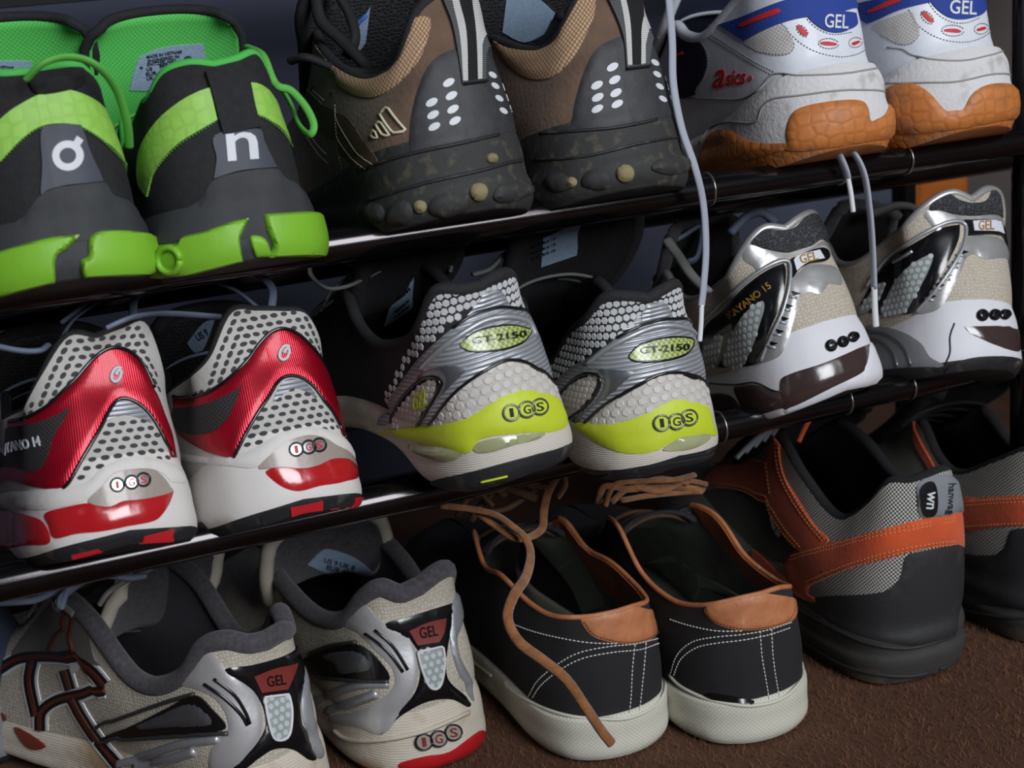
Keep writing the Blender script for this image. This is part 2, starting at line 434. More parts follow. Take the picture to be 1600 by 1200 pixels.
def pose(px, py, Z, yaw=0, pitch=0, roll=0, scale=1, Y=-.03, floor=False):
    """heel-bottom centre seen at a photo pixel; standing on the floor at height Z, or at depth Y with the sole on the bar whose top is at Z"""
    d = ray(px, py); t = (Z-CAM.z)/d.z if floor else (Y-CAM.y)/d.y; p = CAM+d*t
    if not floor: print('gap over bar mm', round((p.z-Y*math.tan(pitch)-Z)*1000, 1), tuple(round(v, 3) for v in p))
    return Matrix.Translation(p) @ Euler((0, 0, yaw)).to_matrix().to_4x4() @ Euler((pitch, roll, 0), 'XYZ').to_matrix().to_4x4() @ Matrix.Scale(scale, 4)
NA = 181
def body(M, width=1.0, collar=None, feather=None, soleprof=None, heelprof=None, sideprof=None, inset=2.5, zbot=None, length=1.0, solesteps=14, mirror=1, wtop=1.0, rim=None, amax=128, rx=1.0):
    right = None
    if rim:
        k0 = collar or COLLAR; collar = fit_collar(M, k0, rim, length, wtop, amax); right = fit_collar(M, k0, rim, length, wtop, 30, 1)
        right = [(p[0], p[1], p[2], (q[3] if p[0] <= 30 else p[3]*.75+r_[3]*.25)) for p, q, r_ in zip(collar, right, k0)]
    s = Shoe(); s.M = M
    a = np.linspace(-330, 330, NA); sg = np.sign(a)*mirror; aa = np.abs(a)
    aa = 330*(aa/330)**1.25
    o = interp(OUT, aa); x = o[:, 0]*width; y = o[:, 1]*length
    dx = np.gradient(x*np.sign(a)); dy = np.gradient(y); nrm = np.column_stack([-dy, dx]); nrm *= -1; nrm /= np.linalg.norm(nrm, axis=1)[:, None]+1e-9
    # outward: away from the foot's axis
    px = x*np.sign(a); cx = np.column_stack([px, y-np.clip(y, 38, 240)]); fl = np.sign((nrm*cx).sum(1)); fl[fl == 0] = 1; nrm *= fl[:, None]
    s.a = a; s.aa = aa
    zf = interp(feather or [(0,40),(30,41),(62,38),(105,32),(150,28),(240,26),(330,32)], aa)[:, 0]
    zb = interp(zbot or [(0,4),(20,2.5),(45,0),(200,0),(250,1),(290,6),(330,16)], aa)[:, 0]
    prof = soleprof or [(0,-3),(.1,0),(.5,.5),(.8,-.5),(1,-inset)]
    w = np.linspace(0, 1, solesteps*2+1); off = interp(prof, w)[:, 0]
    G = np.zeros((NA, len(w), 3))
    for j in range(len(w)):
        G[:, j, 0] = px+nrm[:, 0]*off[j]; G[:, j, 1] = y+nrm[:, 1]*off[j]; G[:, j, 2] = zb+(zf-zb)*w[j]
    s.sole = Surf(G, M)
    # right orientation check: normal at heel must point to -y
    if s.sole.N[NA//2, len(w)//2, 1] > 0: s.sole = Surf(G, M, True)
    c = interp(collar or COLLAR, aa); cxx = c[:, 0]*np.sign(a)*wtop; C = np.column_stack([cxx, c[:, 1]*length, c[:, 2]])
    if right: C[:, 2] = np.where(a > 0, interp(right, aa)[:, 2], C[:, 2])
    C[:, 0] *= np.where(a > 0, 1-(1-rx)*np.clip((aa-40)/60, 0, 1), 1)
    B = np.column_stack([px-nrm[:, 0]*inset, y-nrm[:, 1]*inset, zf-1.0])
    b = np.linspace(0, 1, 41); hp = interp(heelprof or [(0,0),(.15,1.5),(.35,3),(.6,1),(.82,-4),(1,0)], b)[:, 0]; sp = interp(sideprof or [(0,0),(.2,3),(.5,4),(.8,2),(1,0)], b)[:, 0]
    wgt = np.exp(-(aa/40)**2); toe = np.clip((aa-150)/140, 0, 1); toe = toe*toe*(3-2*toe)
    U = np.zeros((NA, 41, 3))
    for j in range(41):
        q = B*(1-b[j])+C*b[j]; of = hp[j]*wgt+sp[j]*(1-wgt)
        U[:, j] = q; U[:, j, 0] += nrm[:, 0]*of*(1-toe*.3); U[:, j, 1] += nrm[:, 1]*of*(1-toe*.3); U[:, j, 2] += toe*16*math.sin(math.pi*b[j]**.7)
        U[:, j, :2] += nrm*(toe*3*math.sin(math.pi*b[j]**.6))[:, None]
    s.upper = Surf(U, M, s.sole.flip)
    s.all = Surf(np.concatenate([G, U[:, 2:]], 1), M, s.sole.flip)
    s.all.round_ = True
    s.C = C; s.B = B; s.ck = collar or COLLAR; s.nrm = nrm; s.px = px; s.y = y; s.zf = zf; s.zb = zb; s.G = G; s.U = U
    return s
def shell(s, par, m_up, m_line, m_sole, m_out, m_ins, to=.16, collar_r=3.6, m_col=None, line_t=4.5, collar_to=155, names=('upper','lining','midsole','outsole','insole','collar'), insole_z=None):
    """the plain bodies: upper, lining, collar, midsole, outsole, insole"""
    nb = s.sole.nb; k = max(1, int(round(to*(nb-1))))
    if m_up: s.o_up = s.upper.sheet(names[0], m_up, par)
    # lining follows the upper from inside
    U = s.U-s.upper.N*line_t; lo = U[:, 0].copy(); lo[:, 2] = (s.zf*.55 if insole_z is None else insole_z)
    lin = np.concatenate([lo[:, None], U[:, 3:]], 1); ls = Surf(lin, s.M, not s.upper.flip); ls.sheet(names[1], m_line, par)
    s.lin = ls; ls.near = False
    # insole plate
    ce = np.column_stack([np.zeros(NA), lo[:, 1], lo[:, 2]]); half = NA//2
    G = np.stack([lo*(1-t)+ce*t for t in (0, .5, 1)], 1); G[:, 1, 2] -= 1.5; G[:, 2, 2] -= 2
    V = (G*MM).reshape(-1, 3); link(names[4], V, [(i*3+j, (i+1)*3+j, (i+1)*3+j+1, i*3+j+1) for i in range(NA-1) for j in range(2)], m_ins, par)
    s.sole.sheet(names[2], m_sole, par, b0=k)
    # outsole with a bottom
    g = s.G[:, :k+1]; bot = g[:, :1].copy(); bot[..., 0] *= .93; bot[..., 2] += 0; cen = bot.copy(); cen[..., 0] = 0
    GG = np.concatenate([cen, bot, g], 1); n2 = GG.shape[1]; V = (GG*MM).reshape(-1, 3)
    F = [(i*n2+j, (i+1)*n2+j, (i+1)*n2+j+1, i*n2+j+1) for i in range(NA-1) for j in range(n2-1)]
    if s.sole.flip: F = [f[::-1] for f in F]
    uv = np.concatenate([s.sole.UV[:, :1], s.sole.UV[:, :1], s.sole.UV[:, :k+1]], 1).reshape(-1, 2)
    link(names[3], V, F, m_out, par, uv=uv, sharp=50)
    # collar roll from eyestay to eyestay
    idx = [i for i in range(NA) if s.aa[i] <= collar_to]; rim = (s.U[:, -1]-s.upper.N[:, -1]*(line_t*.5))[idx]
    if collar_r: link(names[5], *tube_mesh(rim*MM, collar_r*MM, 10), m_col or m_line, par)
    # facings: rim band joining upper and lining over the throat
    V = []; F = []
    for i in range(NA): V += [s.U[i, -1]*MM, (s.U[i, -1]-s.upper.N[i, -1]*line_t)*MM]
    link('rim', V, [(2*i, 2*i+2, 2*i+3, 2*i+1) for i in range(NA-1)], m_up or m_line, par)
def tongue(s, par, m_out, keys=None, thick=5, lean=0, name='tongue', m_in=None, wrap=.5):
    """keys along the length: (u, y, z, halfwidth)"""
    keys = keys or [(0,208,58,16),(.35,165,80,20),(.7,128,99,25),(.9,108,113,27),(1,100,121,20)]
    u = np.linspace(0, 1, 22); K = interp(keys, u); e = np.linspace(-1, 1, 25); G = np.zeros((25, 22, 3))
    for j in range(22):
        y, z, hw = K[j]; G[:, j, 0] = hw*np.sin(e*1.15)/math.sin(1.15)+lean*u[j]**2; G[:, j, 1] = y-hw*wrap*(1-np.cos(e*1.15))*u[j]; G[:, j, 2] = z-hw*.45*(1-np.cos(e*1.15))*(1-.3*u[j])
    G[:, -1, 2] -= np.abs(e)**3*3
    t = Surf(G, s.M)
    if t.N[12, 15, 1] > 0: t = Surf(G, s.M, True)     # normal to the heel side
    s.tg = t; o = t.sheet(name, m_in or m_out, par, thick=thick)
    if m_in:
        o.data.materials.append(m_out); n = (24*21)
        for i, p in enumerate(o.data.polygons):
            if i >= n: p.material_index = 1
    # rounded edge
    E = np.vstack([G[0, :, :], G[1:, -1], G[-1, ::-1][1:]])-0
    Nn = np.vstack([t.N[0], t.N[1:, -1], t.N[-1, ::-1][1:]])
    link('tongue_binding', *tube_mesh((E-Nn*thick*.5)*MM, thick*.56*MM, 7), m_out, par)
    return t
def lacing(s, par, m, n=5, r=2.0, a0=168, a1=255, name='lace', up=4):
    mb = MB()
    for k in range(n):
        a = a0+(a1-a0)*k/(n-1); c = interp(COLLAR if not hasattr(s, 'ck') else s.ck, [a])[0]; x, y, z = c
        p = [(-x-6, y+3, z-3), (-x-1, y+1, z+2), (-x*.4, y-2, z+up+3), (x*.4, y-4, z+up+3), (x+1, y-3, z+2), (x+6, y-1, z-3)]
        mb.add(tube_mesh(catmull(np.array(p)*MM, 4), r*MM, 6, .5))
    return mb.build(name, m, par)
def cord(name, par, m, pts, r, sides=8, flat=.6, M=None, n=10, up=None, **k):
    """pts: (px, py, Y) seen points in the world, or 3-vectors when M is False"""
    P = [W(*p) for p in pts]
    if par is not None: Mi = par.matrix_world.inverted(); P = [Mi @ p for p in P]
    P = catmull([tuple(p) for p in P], n); return link(name, *tube_mesh(P, r*MM, sides, flat, up), m, par, **k)
# ------------------------------------------------------------------ colours
def C(r, g, b): return tuple(((v/255+.055)/1.055)**2.4 if v > 10 else v/3294.6 for v in (r, g, b))
def T(v, pts): return [(x/v[2]+v[0], y/v[2]+v[1]) for x, y in pts]
def Q(v, p, *a): return ((p[0]/v[2]+v[0], p[1]/v[2]+v[1]),)+tuple(q/v[2] for q in a)
V1 = (0, 0, 2.5); V2 = (440, 0, 1600/660); V3 = (1040, 0, 1600/560); V4 = (0, 420, 2.5); V5 = (500, 320, 2.5); V6 = (1040, 260, 1600/560); V7 = (0, 780, 1600/760); V8 = (680, 720, 2.5); V9 = (1080, 560, 1156/520)
black = mat('black_fabric', C(24,24,27), .85, bump=(900, .5), var=(C(38,38,42), 300, .5))
blacks = mat('black_gloss', C(16,16,19), .22, coat=.5)
blackm = mat('black_knit', C(22,22,25), .8, uvtex=('vor', 1.6, C(50,50,54), .6))
fleece = mat('grey_fleece', C(60,57,62), .95, bump=(1200, 1), var=(C(88,84,90), 400, .6), sheen=.15)
rubberk = mat('black_rubber', C(33,34,37), .6, bump=(500, .35), dirt=(C(86,84,76), 90, .56, .5))
silver = mat('silver_synthetic', C(172,175,180), .4, .5, bump=(350, .12), dirt=(C(120,118,112), 60, .6, .4))
silverr = mat('silver_ribbed', C(176,180,186), .42, .45, uvtex=('ribs', 2.1, C(140,144,150), .6))
silverd = mat('steel_grey_synthetic', C(120,123,128), .3, .7)
label_m = mat('size_label', C(150,172,196), .8, bump=(900, .3), var=(C(116,138,166), 700, .5))
label_t = mat('label_print', C(28,32,44), .8)
insole_m = mat('insole', C(40,42,46), .9, bump=(700, .4))
ringm = mat('badge_ring', C(40,42,46), .3, .4)
chrome = mat('badge_chrome', C(190,192,196), .25, .8)
white_t = mat('white_print', C(204,208,214), .5)

def circle(c, r, n=18, sq=1.0, ang=0):
    return [(c[0]+r*math.cos(t)*math.cos(ang)-r*sq*math.sin(t)*math.sin(ang), c[1]+r*math.cos(t)*math.sin(ang)+r*sq*math.sin(t)*math.cos(ang)) for t in np.linspace(0, 2*math.pi, n, endpoint=False)]
def band(pts, w, n=6):
    P = catmull(pts, n); d = np.gradient(P, axis=0); d /= np.linalg.norm(d, axis=1)[:, None]; o = np.column_stack([-d[:, 1], d[:, 0]])
    ww = np.interp(np.linspace(0, 1, len(P)), np.linspace(0, 1, len(np.atleast_1d(w))), np.atleast_1d(w))[:, None]/2
    return [tuple(p) for p in np.vstack([P+o*ww, (P-o*ww)[::-1]])]
def badges(S, sh, V, cs, r, disc, ring, let, letters='IGS', sq=1.0, h=1.0):
    for (x, y), ch in zip(cs, letters):
        c = (x/V[2]+V[0], y/V[2]+V[1]); q = r/V[2]
        S.patch('badge', sh, disc, circle(c, q, 16, sq), h=h, smooth=False, step=2)
        S.line('badge_rim', sh, ring, circle(c, q*1.02, 16, sq), r=.55, h=h, closed=True, smooth=False)
        if ch.strip(): S.text('letter', sh, let, ch, c, q*(.5 if ch == 'I' else .95), q*1.15, 8, h=h+.25)
def col(zb=98, zd=62, ze=88, yb=8, xs=1.0, notch=0, xb=1.0, xd=1.0, yd=74, ye=116, zt=58):
    return [(0,0,yb,zb-notch),(14,9*xb,yb+1,zb-notch*.5),(28,18*xb,yb+6,zb),(45,24*xb,yb+18,zb-7),(62,28*xs,yb+33,zb*.5+zd*.5),(95,32*xd,yd,zd),(125,30*xs,ye-17,zd*.6+ze*.4),(150,26*xs,ye,ze),(200,20,150,ze-8),(250,16,188,(ze+zt)/2-3),(330,0,212,zt)]
RUNHEEL = [(0,0),(.15,.5),(.35,1),(.6,-1),(.82,-4),(1,0)]
RUNSIDE = [(0,0),(.2,1.5),(.5,1.5),(.8,.5),(1,0)]
ARCH = [(0,4),(20,2),(45,0),(80,1),(105,6),(150,8),(190,2),(250,1),(290,6),(330,16)]
ZT, ZM, FL = .0082, -.1198, -.30
def text_lines(S, sh, m, rows, ang=0, shear=0, h=.5):
    for body, c, w, hh in rows: S.text('label_print', sh, m, body, c, w, hh, ang, shear, h=h)
RX = .9
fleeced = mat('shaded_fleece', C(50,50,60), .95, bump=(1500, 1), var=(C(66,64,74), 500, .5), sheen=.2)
darksil0 = mat('dark_side_synthetic', C(64,66,66), .5, bump=(300, .4))
RIM = {'G': [[(-60,118),(0,116),(40,115),(80,105),(120,104),(160,108)],[(195,165),(203,162),(225,158),(250,120),(270,97),(330,103),(385,90),(400,85)]],
       'B': [T(V2,[(60,138),(80,140),(110,135),(150,200),(220,262),(300,297),(380,282),(440,230),(470,150),(490,80),(530,30),(560,0),(600,-20),(700,-30),(760,-20)]),T(V2,[(800,150),(830,170),(880,185),(960,190),(1030,160),(1070,90),(1100,20),(1130,-20),(1180,-50),(1300,-65)])],
       'R': [T(V4,[(-60,600),(0,590),(60,570),(120,520),(160,430),(190,310),(220,270),(300,268),(370,275),(430,245),(510,228),(550,240)]),T(V4,[(600,510),(640,500),(720,440),(790,390),(830,330),(855,240),(900,175),(1000,165),(1100,165),(1160,148),(1200,180)])],
       'g': [T(V5,[(180,520),(240,560),(300,560),(380,480),(410,400),(440,350),(520,340),(600,340),(650,310),(700,285),(760,270),(800,300)]),T(V5,[(860,640),(890,620),(960,520),(1030,450),(1080,390),(1130,362),(1200,365),(1290,372),(1340,345),(1390,308),(1430,360)])],
       'K': [T(V6,[(150,590),(200,560),(300,470),(350,370),(380,300),(450,278),(520,285),(580,270),(620,225),(640,203),(680,213)]),T(V6,[(850,430),(900,400),(1000,310),(1100,240),(1160,190),(1200,130),(1260,110),(1320,140),(1390,150),(1440,103),(1490,140)])],
       'S': [T(V7,[(290,290),(290,400),(330,520),(400,590),(500,620),(580,600),(640,520),(690,470),(780,480),(850,490),(930,450),(1000,405)]),T(V7,[(850,120),(880,230),(940,320),(1020,390),(1100,405),(1150,380),(1190,330),(1250,300),(1340,320),(1420,270),(1480,230),(1510,260)])],
       'N': [T(V8,[(205,200),(205,240),(215,350),(290,490),(400,580),(480,610),(580,612),(700,590),(850,545),(890,560)]),T(V8,[(725,100),(725,140),(740,290),(820,460),(900,530),(1000,565),(1100,560),(1200,535),(1390,490)])],
       'H': [T(V9,[(350,212),(330,300),(380,420),(440,510),(500,560),(560,550),(610,500),(650,440),(720,440),(800,420),(880,390),(930,400)]),T(V9,[(735,100),(790,230),(860,360),(930,410),(990,420),(1040,390),(1090,330),(1156,322),(1300,310)])]}

# ------------------------------------------------------------------ top shelf: black and green pair
g_kn = mat('green_knit', C(92,206,96), .8, uvtex=('diam', 1.3, C(74,180,78), .5))
g_hex = mat('green_overlay', C(148,200,84), .55, uvtex=('vor', 6, C(138,190,78), .12), dirt=(C(104,158,52), 40, .6, .35))
g_pod = mat('green_foam', C(124,184,46), .5, bump=(250, .25), dirt=(C(126,150,70), 30, .54, .6))
g_rub = mat('dark_grey_foam', C(48,50,53), .75, bump=(160, .5), var=(C(70,72,74), 70, .45))
g_pan = mat('slate_panel', C(58,62,74), .6)
g_lace = mat('green_lace', C(108,196,84), .7, uvtex=('ribs', 1.2, C(90,172,70), .4))
for k, (px, py, yaw, lab) in enumerate([(115,448,0,'black and green running shoe with ring emblem at left end of top shelf'),
                                  (400,416,2,'black and green running shoe with black pull strap and letter n on heel')]):
    M = pose(px, py, ZT, R(yaw), R(-12), Y=-.035); sh = empty('running_shoe', M, lab, 'shoe', 'shoes on the top shelf')
    s = body(M, 1.02, col(89, 60, 80, 8, 1.0, 0, 1.2, 1.1), feather=[(0,30),(62,29),(105,26),(200,24),(330,28)], zbot=ARCH, heelprof=[(0,0),(.2,-1),(.5,-1.5),(.8,-3),(1,0)], sideprof=[(0,0),(.2,1.5),(.5,2),(.8,1),(1,0)], soleprof=[(0,-1),(.2,1.5),(.6,1.5),(1,-1)], rim=RIM['G'][k])
    shell(s, sh, black, g_kn, g_rub, g_rub, g_kn, collar_r=2.4)
    tongue(s, sh, black, [(0,208,58,16),(.35,165,78,22),(.7,125,103,33),(.9,108,123,37),(1,100,132,29)], 4.5, m_in=g_kn)
    S = s.all; lacing(s, sh, g_lace, 6, 1.8)
    if k == 0:
        v = V1
        S.patch('heel_band', sh, g_hex, T(v, [(-90,560),(0,470),(60,420),(150,370),(230,350),(300,360),(380,400),(430,450),(470,530),(495,620),(490,650),(440,590),(380,535),(300,492),(220,485),(150,500),(80,550),(0,635),(-90,720)]), h=.9)
        S.patch('heel_rubber', sh, g_rub, T(v, [(-80,990),(-80,930),(0,900),(90,850),(150,770),(200,738),(260,727),(400,712),(440,760),(500,790),(520,830),(570,910),(345,940),(200,950)]), h=1.0, puff=6)
        S.patch('heel_panel', sh, g_pan, T(v, [(160,760),(165,650),(160,520),(200,492),(300,490),(320,510),(350,600),(395,700),(380,712),(260,725),(185,745)]), h=1.3)
        c = Q(v, (262,612))[0]; ro = circle(c, 24, 22, .98); ri = circle(c, 12.5, 22, .98); ab = np.array([S.ab(*p) for p in ro+ri]); n = 22
        S.flat('ring_emblem', sh, white_t, ab, [(i, (i+1) % n, n+(i+1) % n, n+i) for i in range(n)], 1.7)
        S.patch('ring_emblem', sh, white_t, T(v, [(282,560),(282,560),(296,535),(296,535),(320,552),(320,552),(304,580),(304,580)]), h=1.7, smooth=False)
        S.patch('pull_strap', sh, black, T(v, [(105,300),(150,278),(300,262),(325,290),(305,340),(150,368)]), h=3.6, puff=3)
        S.line('stitching', sh, g_lace, T(v, [(495,650),(440,596),(380,541),(300,498),(220,491),(150,506),(80,556),(0,640)]), r=.3, h=1.0, dash=(1.6,1.0))
        pods = [[(-60,1000),(0,985),(80,960),(200,930),(310,920),(310,920),(265,970),(218,1010),(215,1100),(200,1150),(100,1165),(0,1178),(-60,1190)], [(345,938),(380,908),(460,903),(555,920),(580,1000),(592,1055),(592,1055),(480,1088),(350,1115),(322,1080),(315,1020),(342,1000)]]
        lbl = [(0,238),(60,235),(120,240),(135,300),(60,300),(0,298)]
        s.tg.patch('size_label', sh, label_m, T(v, [(-60,240),(-60,240),(60,236),(122,240),(122,240),(138,305),(138,305),(-60,300),(-60,300)]), h=.5)
        text_lines(s.tg, sh, label_t, [('VIETNAM', (10,104), 22, 4), ('ED IN', (8,110), 18, 4), ('LAND', (6,115), 16, 4)], -2, 0, .8)
        cord('lace', sh, g_lace, [(40,125,-.02),(70,98,-.025),(110,89,-.02),(150,102,-.02),(182,140,-.01),(198,190,.0),(202,230,.01)], 2.0, flat=.6)
    else:
        v = V1
        S.patch('heel_band', sh, g_hex, [T(v, [(578,768),(578,768),(545,720),(540,640),(560,560),(620,470),(700,400),(770,360),(818,342),(818,342),(848,470),(848,470),(780,510),(700,560),(640,620),(600,680)]),
            T(v, [(962,322),(962,322),(1010,330),(1070,370),(1120,440),(1160,520),(1187,640),(1187,640),(1150,580),(1100,510),(1040,465),(992,447),(992,447)])], h=.9)
        S.line('stitching', sh, g_lace, [T(v, [(580,760),(604,684),(644,625),(704,565),(784,515),(845,476)]), T(v, [(994,452),(1040,471),(1098,516),(1146,585)])], r=.3, h=.9, dash=(1.6,1.0))
        S.patch('heel_rubber', sh, g_rub, T(v, [(600,970),(605,900),(640,860),(720,820),(790,775),(835,705),(940,672),(1070,658),(1120,700),(1190,740),(1240,790),(1262,850),(1100,880),(960,930),(720,965),(640,975)]), h=1.0, puff=6)
        S.patch('heel_panel', sh, g_pan, T(v, [(835,700),(835,700),(845,620),(840,530),(1000,505),(1030,560),(1075,655),(1075,655),(940,668)]), h=1.3)
        S.text('letter', sh, white_t, 'n', *Q(v, (942,575), 118, 108), 5, h=1.8)
        S.patch('pull_strap', sh, black, T(v, [(800,278),(800,278),(930,255),(930,255),(965,310),(990,420),(1012,500),(1012,500),(870,527),(870,527),(848,450),(825,360)]), h=2.4)
        pods = [[(600,1065),(605,970),(700,950),(720,925),(800,905),(900,870),(970,855),(970,855),(950,900),(935,940),(945,1020),(930,1045),(800,1062),(640,1080)],
                [(1025,840),(1025,840),(1100,835),(1210,830),(1250,845),(1275,900),(1290,980),(1290,980),(1180,1010),(1070,1030),(1050,1000),(1065,960),(1040,900)], [(975,930),(1020,925),(1050,960),(1055,1030),(1010,1025)]]
        S.line('pod_ring', sh, g_pod, circle(Q(v, (686,1008))[0], 15, 16, 1.1), r=1.6, h=4.8, closed=True, smooth=False)
        s.tg.patch('size_label', sh, label_m, T(v, [(505,352),(505,352),(520,290),(540,225),(540,225),(640,185),(795,170),(795,170),(808,262),(808,262),(690,330),(600,350)]), h=.5)
        text_lines(s.tg, sh, label_t, [('MADE IN VIETNAM', (256,84), 56, 5), ('ENGINEERED IN', (255,91), 50, 5), ('SWITZERLAND', (252,97), 46, 5), ('US', (233,107), 9, 5.5), ('M8.5', (259,101), 20, 6), ('EUR', (236,114), 17, 5.5), ('UK', (234,121), 11, 5.5), ('+', (220,105), 6, 6)], 9, 0, .8)
        s.tg.line('ring_emblem', sh, label_t, circle((294,94), 6, 12), r=.7, h=.8, closed=True, smooth=False)
        cord('lace', sh, g_lace, [(385,72,.05),(410,85,.03),(425,120,.02),(435,135,.02),(455,142,.02),(478,168,.015),(490,195,.01),(484,210,.01),(468,196,.02),(455,165,.03),(440,138,.03)], 1.9)
    for i, p in enumerate(pods): S.patch('sole_pod', sh, g_pod, T(v, p), h=4.2 if i < 2 else 2, puff=1.6, step=1.4)

# ------------------------------------------------------------------ top shelf: brown trail pair
suede = mat('brown_suede', C(106,84,68), .95, bump=(450, .9), var=(C(80,62,50), 50, .7), sheen=.2)
tanm = mat('tan_mesh', C(186,154,122), .85, uvtex=('diam', 1.9, C(112,86,64), .9))
brmesh = mat('brown_mesh', C(96,74,54), .9, uvtex=('diam', 1.5, C(48,38,30), .9))
shield = mat('heel_shield', C(44,46,50), .62, bump=(700, .2), var=(C(66,66,68), 200, .4))
mudsole = mat('muddy_rubber', C(44,44,44), .75, bump=(220, .8), dirt=(C(104,98,76), 160, .56, .35))
mud = mat('dried_mud', C(136,126,92), .95, bump=(300, 1))
cream = mat('cream_thread', C(214,204,178), .8)
webg = mat('grey_webbing', C(96,100,102), .85, uvtex=('ribs', 1.0, C(70,74,76), .7)); webw = mat('white_webbing', C(220,220,216), .85, uvtex=('ribs', 1.0, C(180,180,178), .7)); webk = mat('black_webbing', C(30,30,32), .85, uvtex=('ribs', 1.0, C(18,18,20), .7))
klace = mat('black_lace', C(20,20,22), .8, bump=(800, .5))
for k, (px, py, yaw, lab) in enumerate([(748,340,1,'brown suede trail shoe on top shelf with cream stripe emblem on its side'),
                                  (1003,303,0,'brown suede trail shoe on top shelf next to the white shoes')]):
    M = pose(px, py, ZT, R(yaw), R(-11), Y=-.035); sh = empty('trail_shoe', M, lab, 'shoe', 'shoes on the top shelf')
    s = body(M, 1.08, col(103, 70, 96, 9, 1.1, 0, 1.1, 1.1), feather=[(0,40),(40,38),(105,33),(200,28),(330,32)], zbot=ARCH, heelprof=[(0,0),(.15,0),(.35,0),(.6,-1),(.82,-2.5),(1,0)], sideprof=RUNSIDE, soleprof=[(0,-2),(.12,1),(.35,1.5),(.45,.2),(.8,-.5),(1,-2)], rim=RIM['B'][k])
    shell(s, sh, suede, blackm, mudsole, mudsole, insole_m, to=.3, collar_r=2.6, m_col=black)
    tongue(s, sh, black, [(0,208,58,16),(.35,165,84,22),(.7,125,108,30),(.9,108,124,33),(1,100,134,26)], 7, m_in=blackm)
    S = s.all; lacing(s, sh, klace, 6, 2.2); v = V2
    if k == 0:
        A = dict(col_=[(80,140),(112,135),(150,200),(220,262),(300,297),(380,282),(440,230),(470,150),(490,80),(530,62),(562,75),(555,140),(520,230),(450,310),(380,360),(320,370),(250,345),(180,280),(110,200)],
            sh_=[(487,578),(487,578),(487,480),(505,380),(540,280),(590,215),(680,178),(750,170),(820,200),(860,250),(890,330),(905,400),(918,482),(918,482),(800,512),(650,546)],
            tg=[(590,-40),(590,-40),(725,-40),(725,-40),(748,60),(760,180),(764,312),(764,312),(680,322),(680,322),(665,220),(640,90)], wl=[(632,-40),(652,-40),(664,20),(690,130),(698,312),(698,312),(680,312),(680,312),(668,150),(640,20)], wr=[(700,-40),(716,-40),(730,60),(745,150),(748,304),(748,304),(733,306),(733,306),(725,140),(708,20)],
            wk=[(652,-40),(700,-40),(708,20),(725,140),(733,306),(733,306),(698,312),(698,312),(690,130),(664,20)],
            ov=[(630,316),(568,390),(640,365),(573,437),(646,416),(578,482),(654,460)], ovr=[(792,287),(802,328),(846,328),(817,375),(859,369),(833,422),(875,410)],
            cr=[[(300,640),(485,584),(700,538),(930,484)], [(330,760),(540,695),(760,645),(945,590)]], kn=[((745,726),34),((526,782),24),((795,600),20)],
            lug=[[(560,800),(575,750),(630,730),(690,745),(700,795),(640,825)], [(400,830),(420,775),(470,760),(500,800),(480,845),(420,848)], [(800,745),(830,700),(900,690),(940,715),(900,750),(840,765)], [(310,800),(340,770),(380,780),(390,830),(340,838)]],
            lab=[(262,150),(262,150),(335,25),(335,25),(318,160),(318,160),(290,190)])
        for b in ([(374,432),(402,404),(474,496),(424,505)], [(358,470),(377,460),(412,512),(388,516)], [(340,512),(355,489),(368,520),(350,523)]):
            S.line('stripe_emblem', sh, cream, T(v, b), r=.7, h=.6, closed=True, smooth=False)
        S.patch('mesh_panel', sh, brmesh, T(v, [(90,350),(180,415),(250,445),(305,525),(365,615),(300,640),(240,600),(170,520),(110,450)]), h=.5)
        S.line('stitching', sh, cream, [T(v, [(100,340),(170,410),(200,500),(270,600),(320,640)]), T(v, [(120,340),(190,405),(225,480),(290,580),(350,625)]), T(v, [(90,480),(150,560),(230,630)]), T(v, [(100,520),(150,590),(210,640)])], r=.25, h=.7, dash=(1.6,1.0))
    else:
        A = dict(col_=[(800,150),(830,170),(880,185),(960,190),(1030,160),(1070,90),(1100,20),(1130,-15),(1182,-15),(1182,60),(1145,150),(1100,225),(1040,285),(980,302),(920,290),(860,240)],
            sh_=[(1098,492),(1098,492),(1110,400),(1140,290),(1190,190),(1280,140),(1360,135),(1420,180),(1470,260),(1500,340),(1524,420),(1524,420),(1400,456),(1250,482)],
            tg=[(1215,-40),(1215,-40),(1362,-40),(1362,-40),(1377,100),(1383,252),(1383,252),(1300,264),(1300,264),(1285,130)], wl=[(1262,-40),(1280,-40),(1294,10),(1311,100),(1319,252),(1319,252),(1303,253),(1303,253),(1292,110),(1274,10)], wr=[(1335,-40),(1353,-40),(1363,60),(1366,246),(1366,246),(1350,250),(1350,250),(1348,100)],
            wk=[(1280,-40),(1335,-40),(1348,100),(1350,250),(1350,250),(1319,252),(1319,252),(1312,100),(1294,10)],
            ov=[(1250,257),(1193,325),(1258,305),(1196,371),(1263,354),(1195,415),(1268,397)], ovr=[(1407,240),(1415,284),(1456,292),(1425,330),(1465,331),(1437,377),(1477,374)],
            cr=[[(980,505),(1100,497),(1300,478),(1530,424)], [(960,605),(1150,592),(1350,545),(1545,505)]], kn=[((1300,656),33),((1100,690),20)],
            lug=[[(1140,700),(1160,650),(1220,640),(1250,680),(1220,715)], [(1400,640),(1440,600),(1510,590),(1530,630),(1480,660)], [(1000,690),(1030,655),(1080,665),(1100,705),(1040,725)]],
            lab=[(835,120),(835,120),(850,0),(850,-10),(960,-10),(1035,50),(1035,50),(1010,120),(1010,120),(920,158)])
    S.patch('collar_mesh', sh, tanm, T(v, A['col_']), h=2.2, puff=5, step=2.2)
    S.patch('heel_shield', sh, shield, T(v, A['sh_']), h=1.0, puff=2)
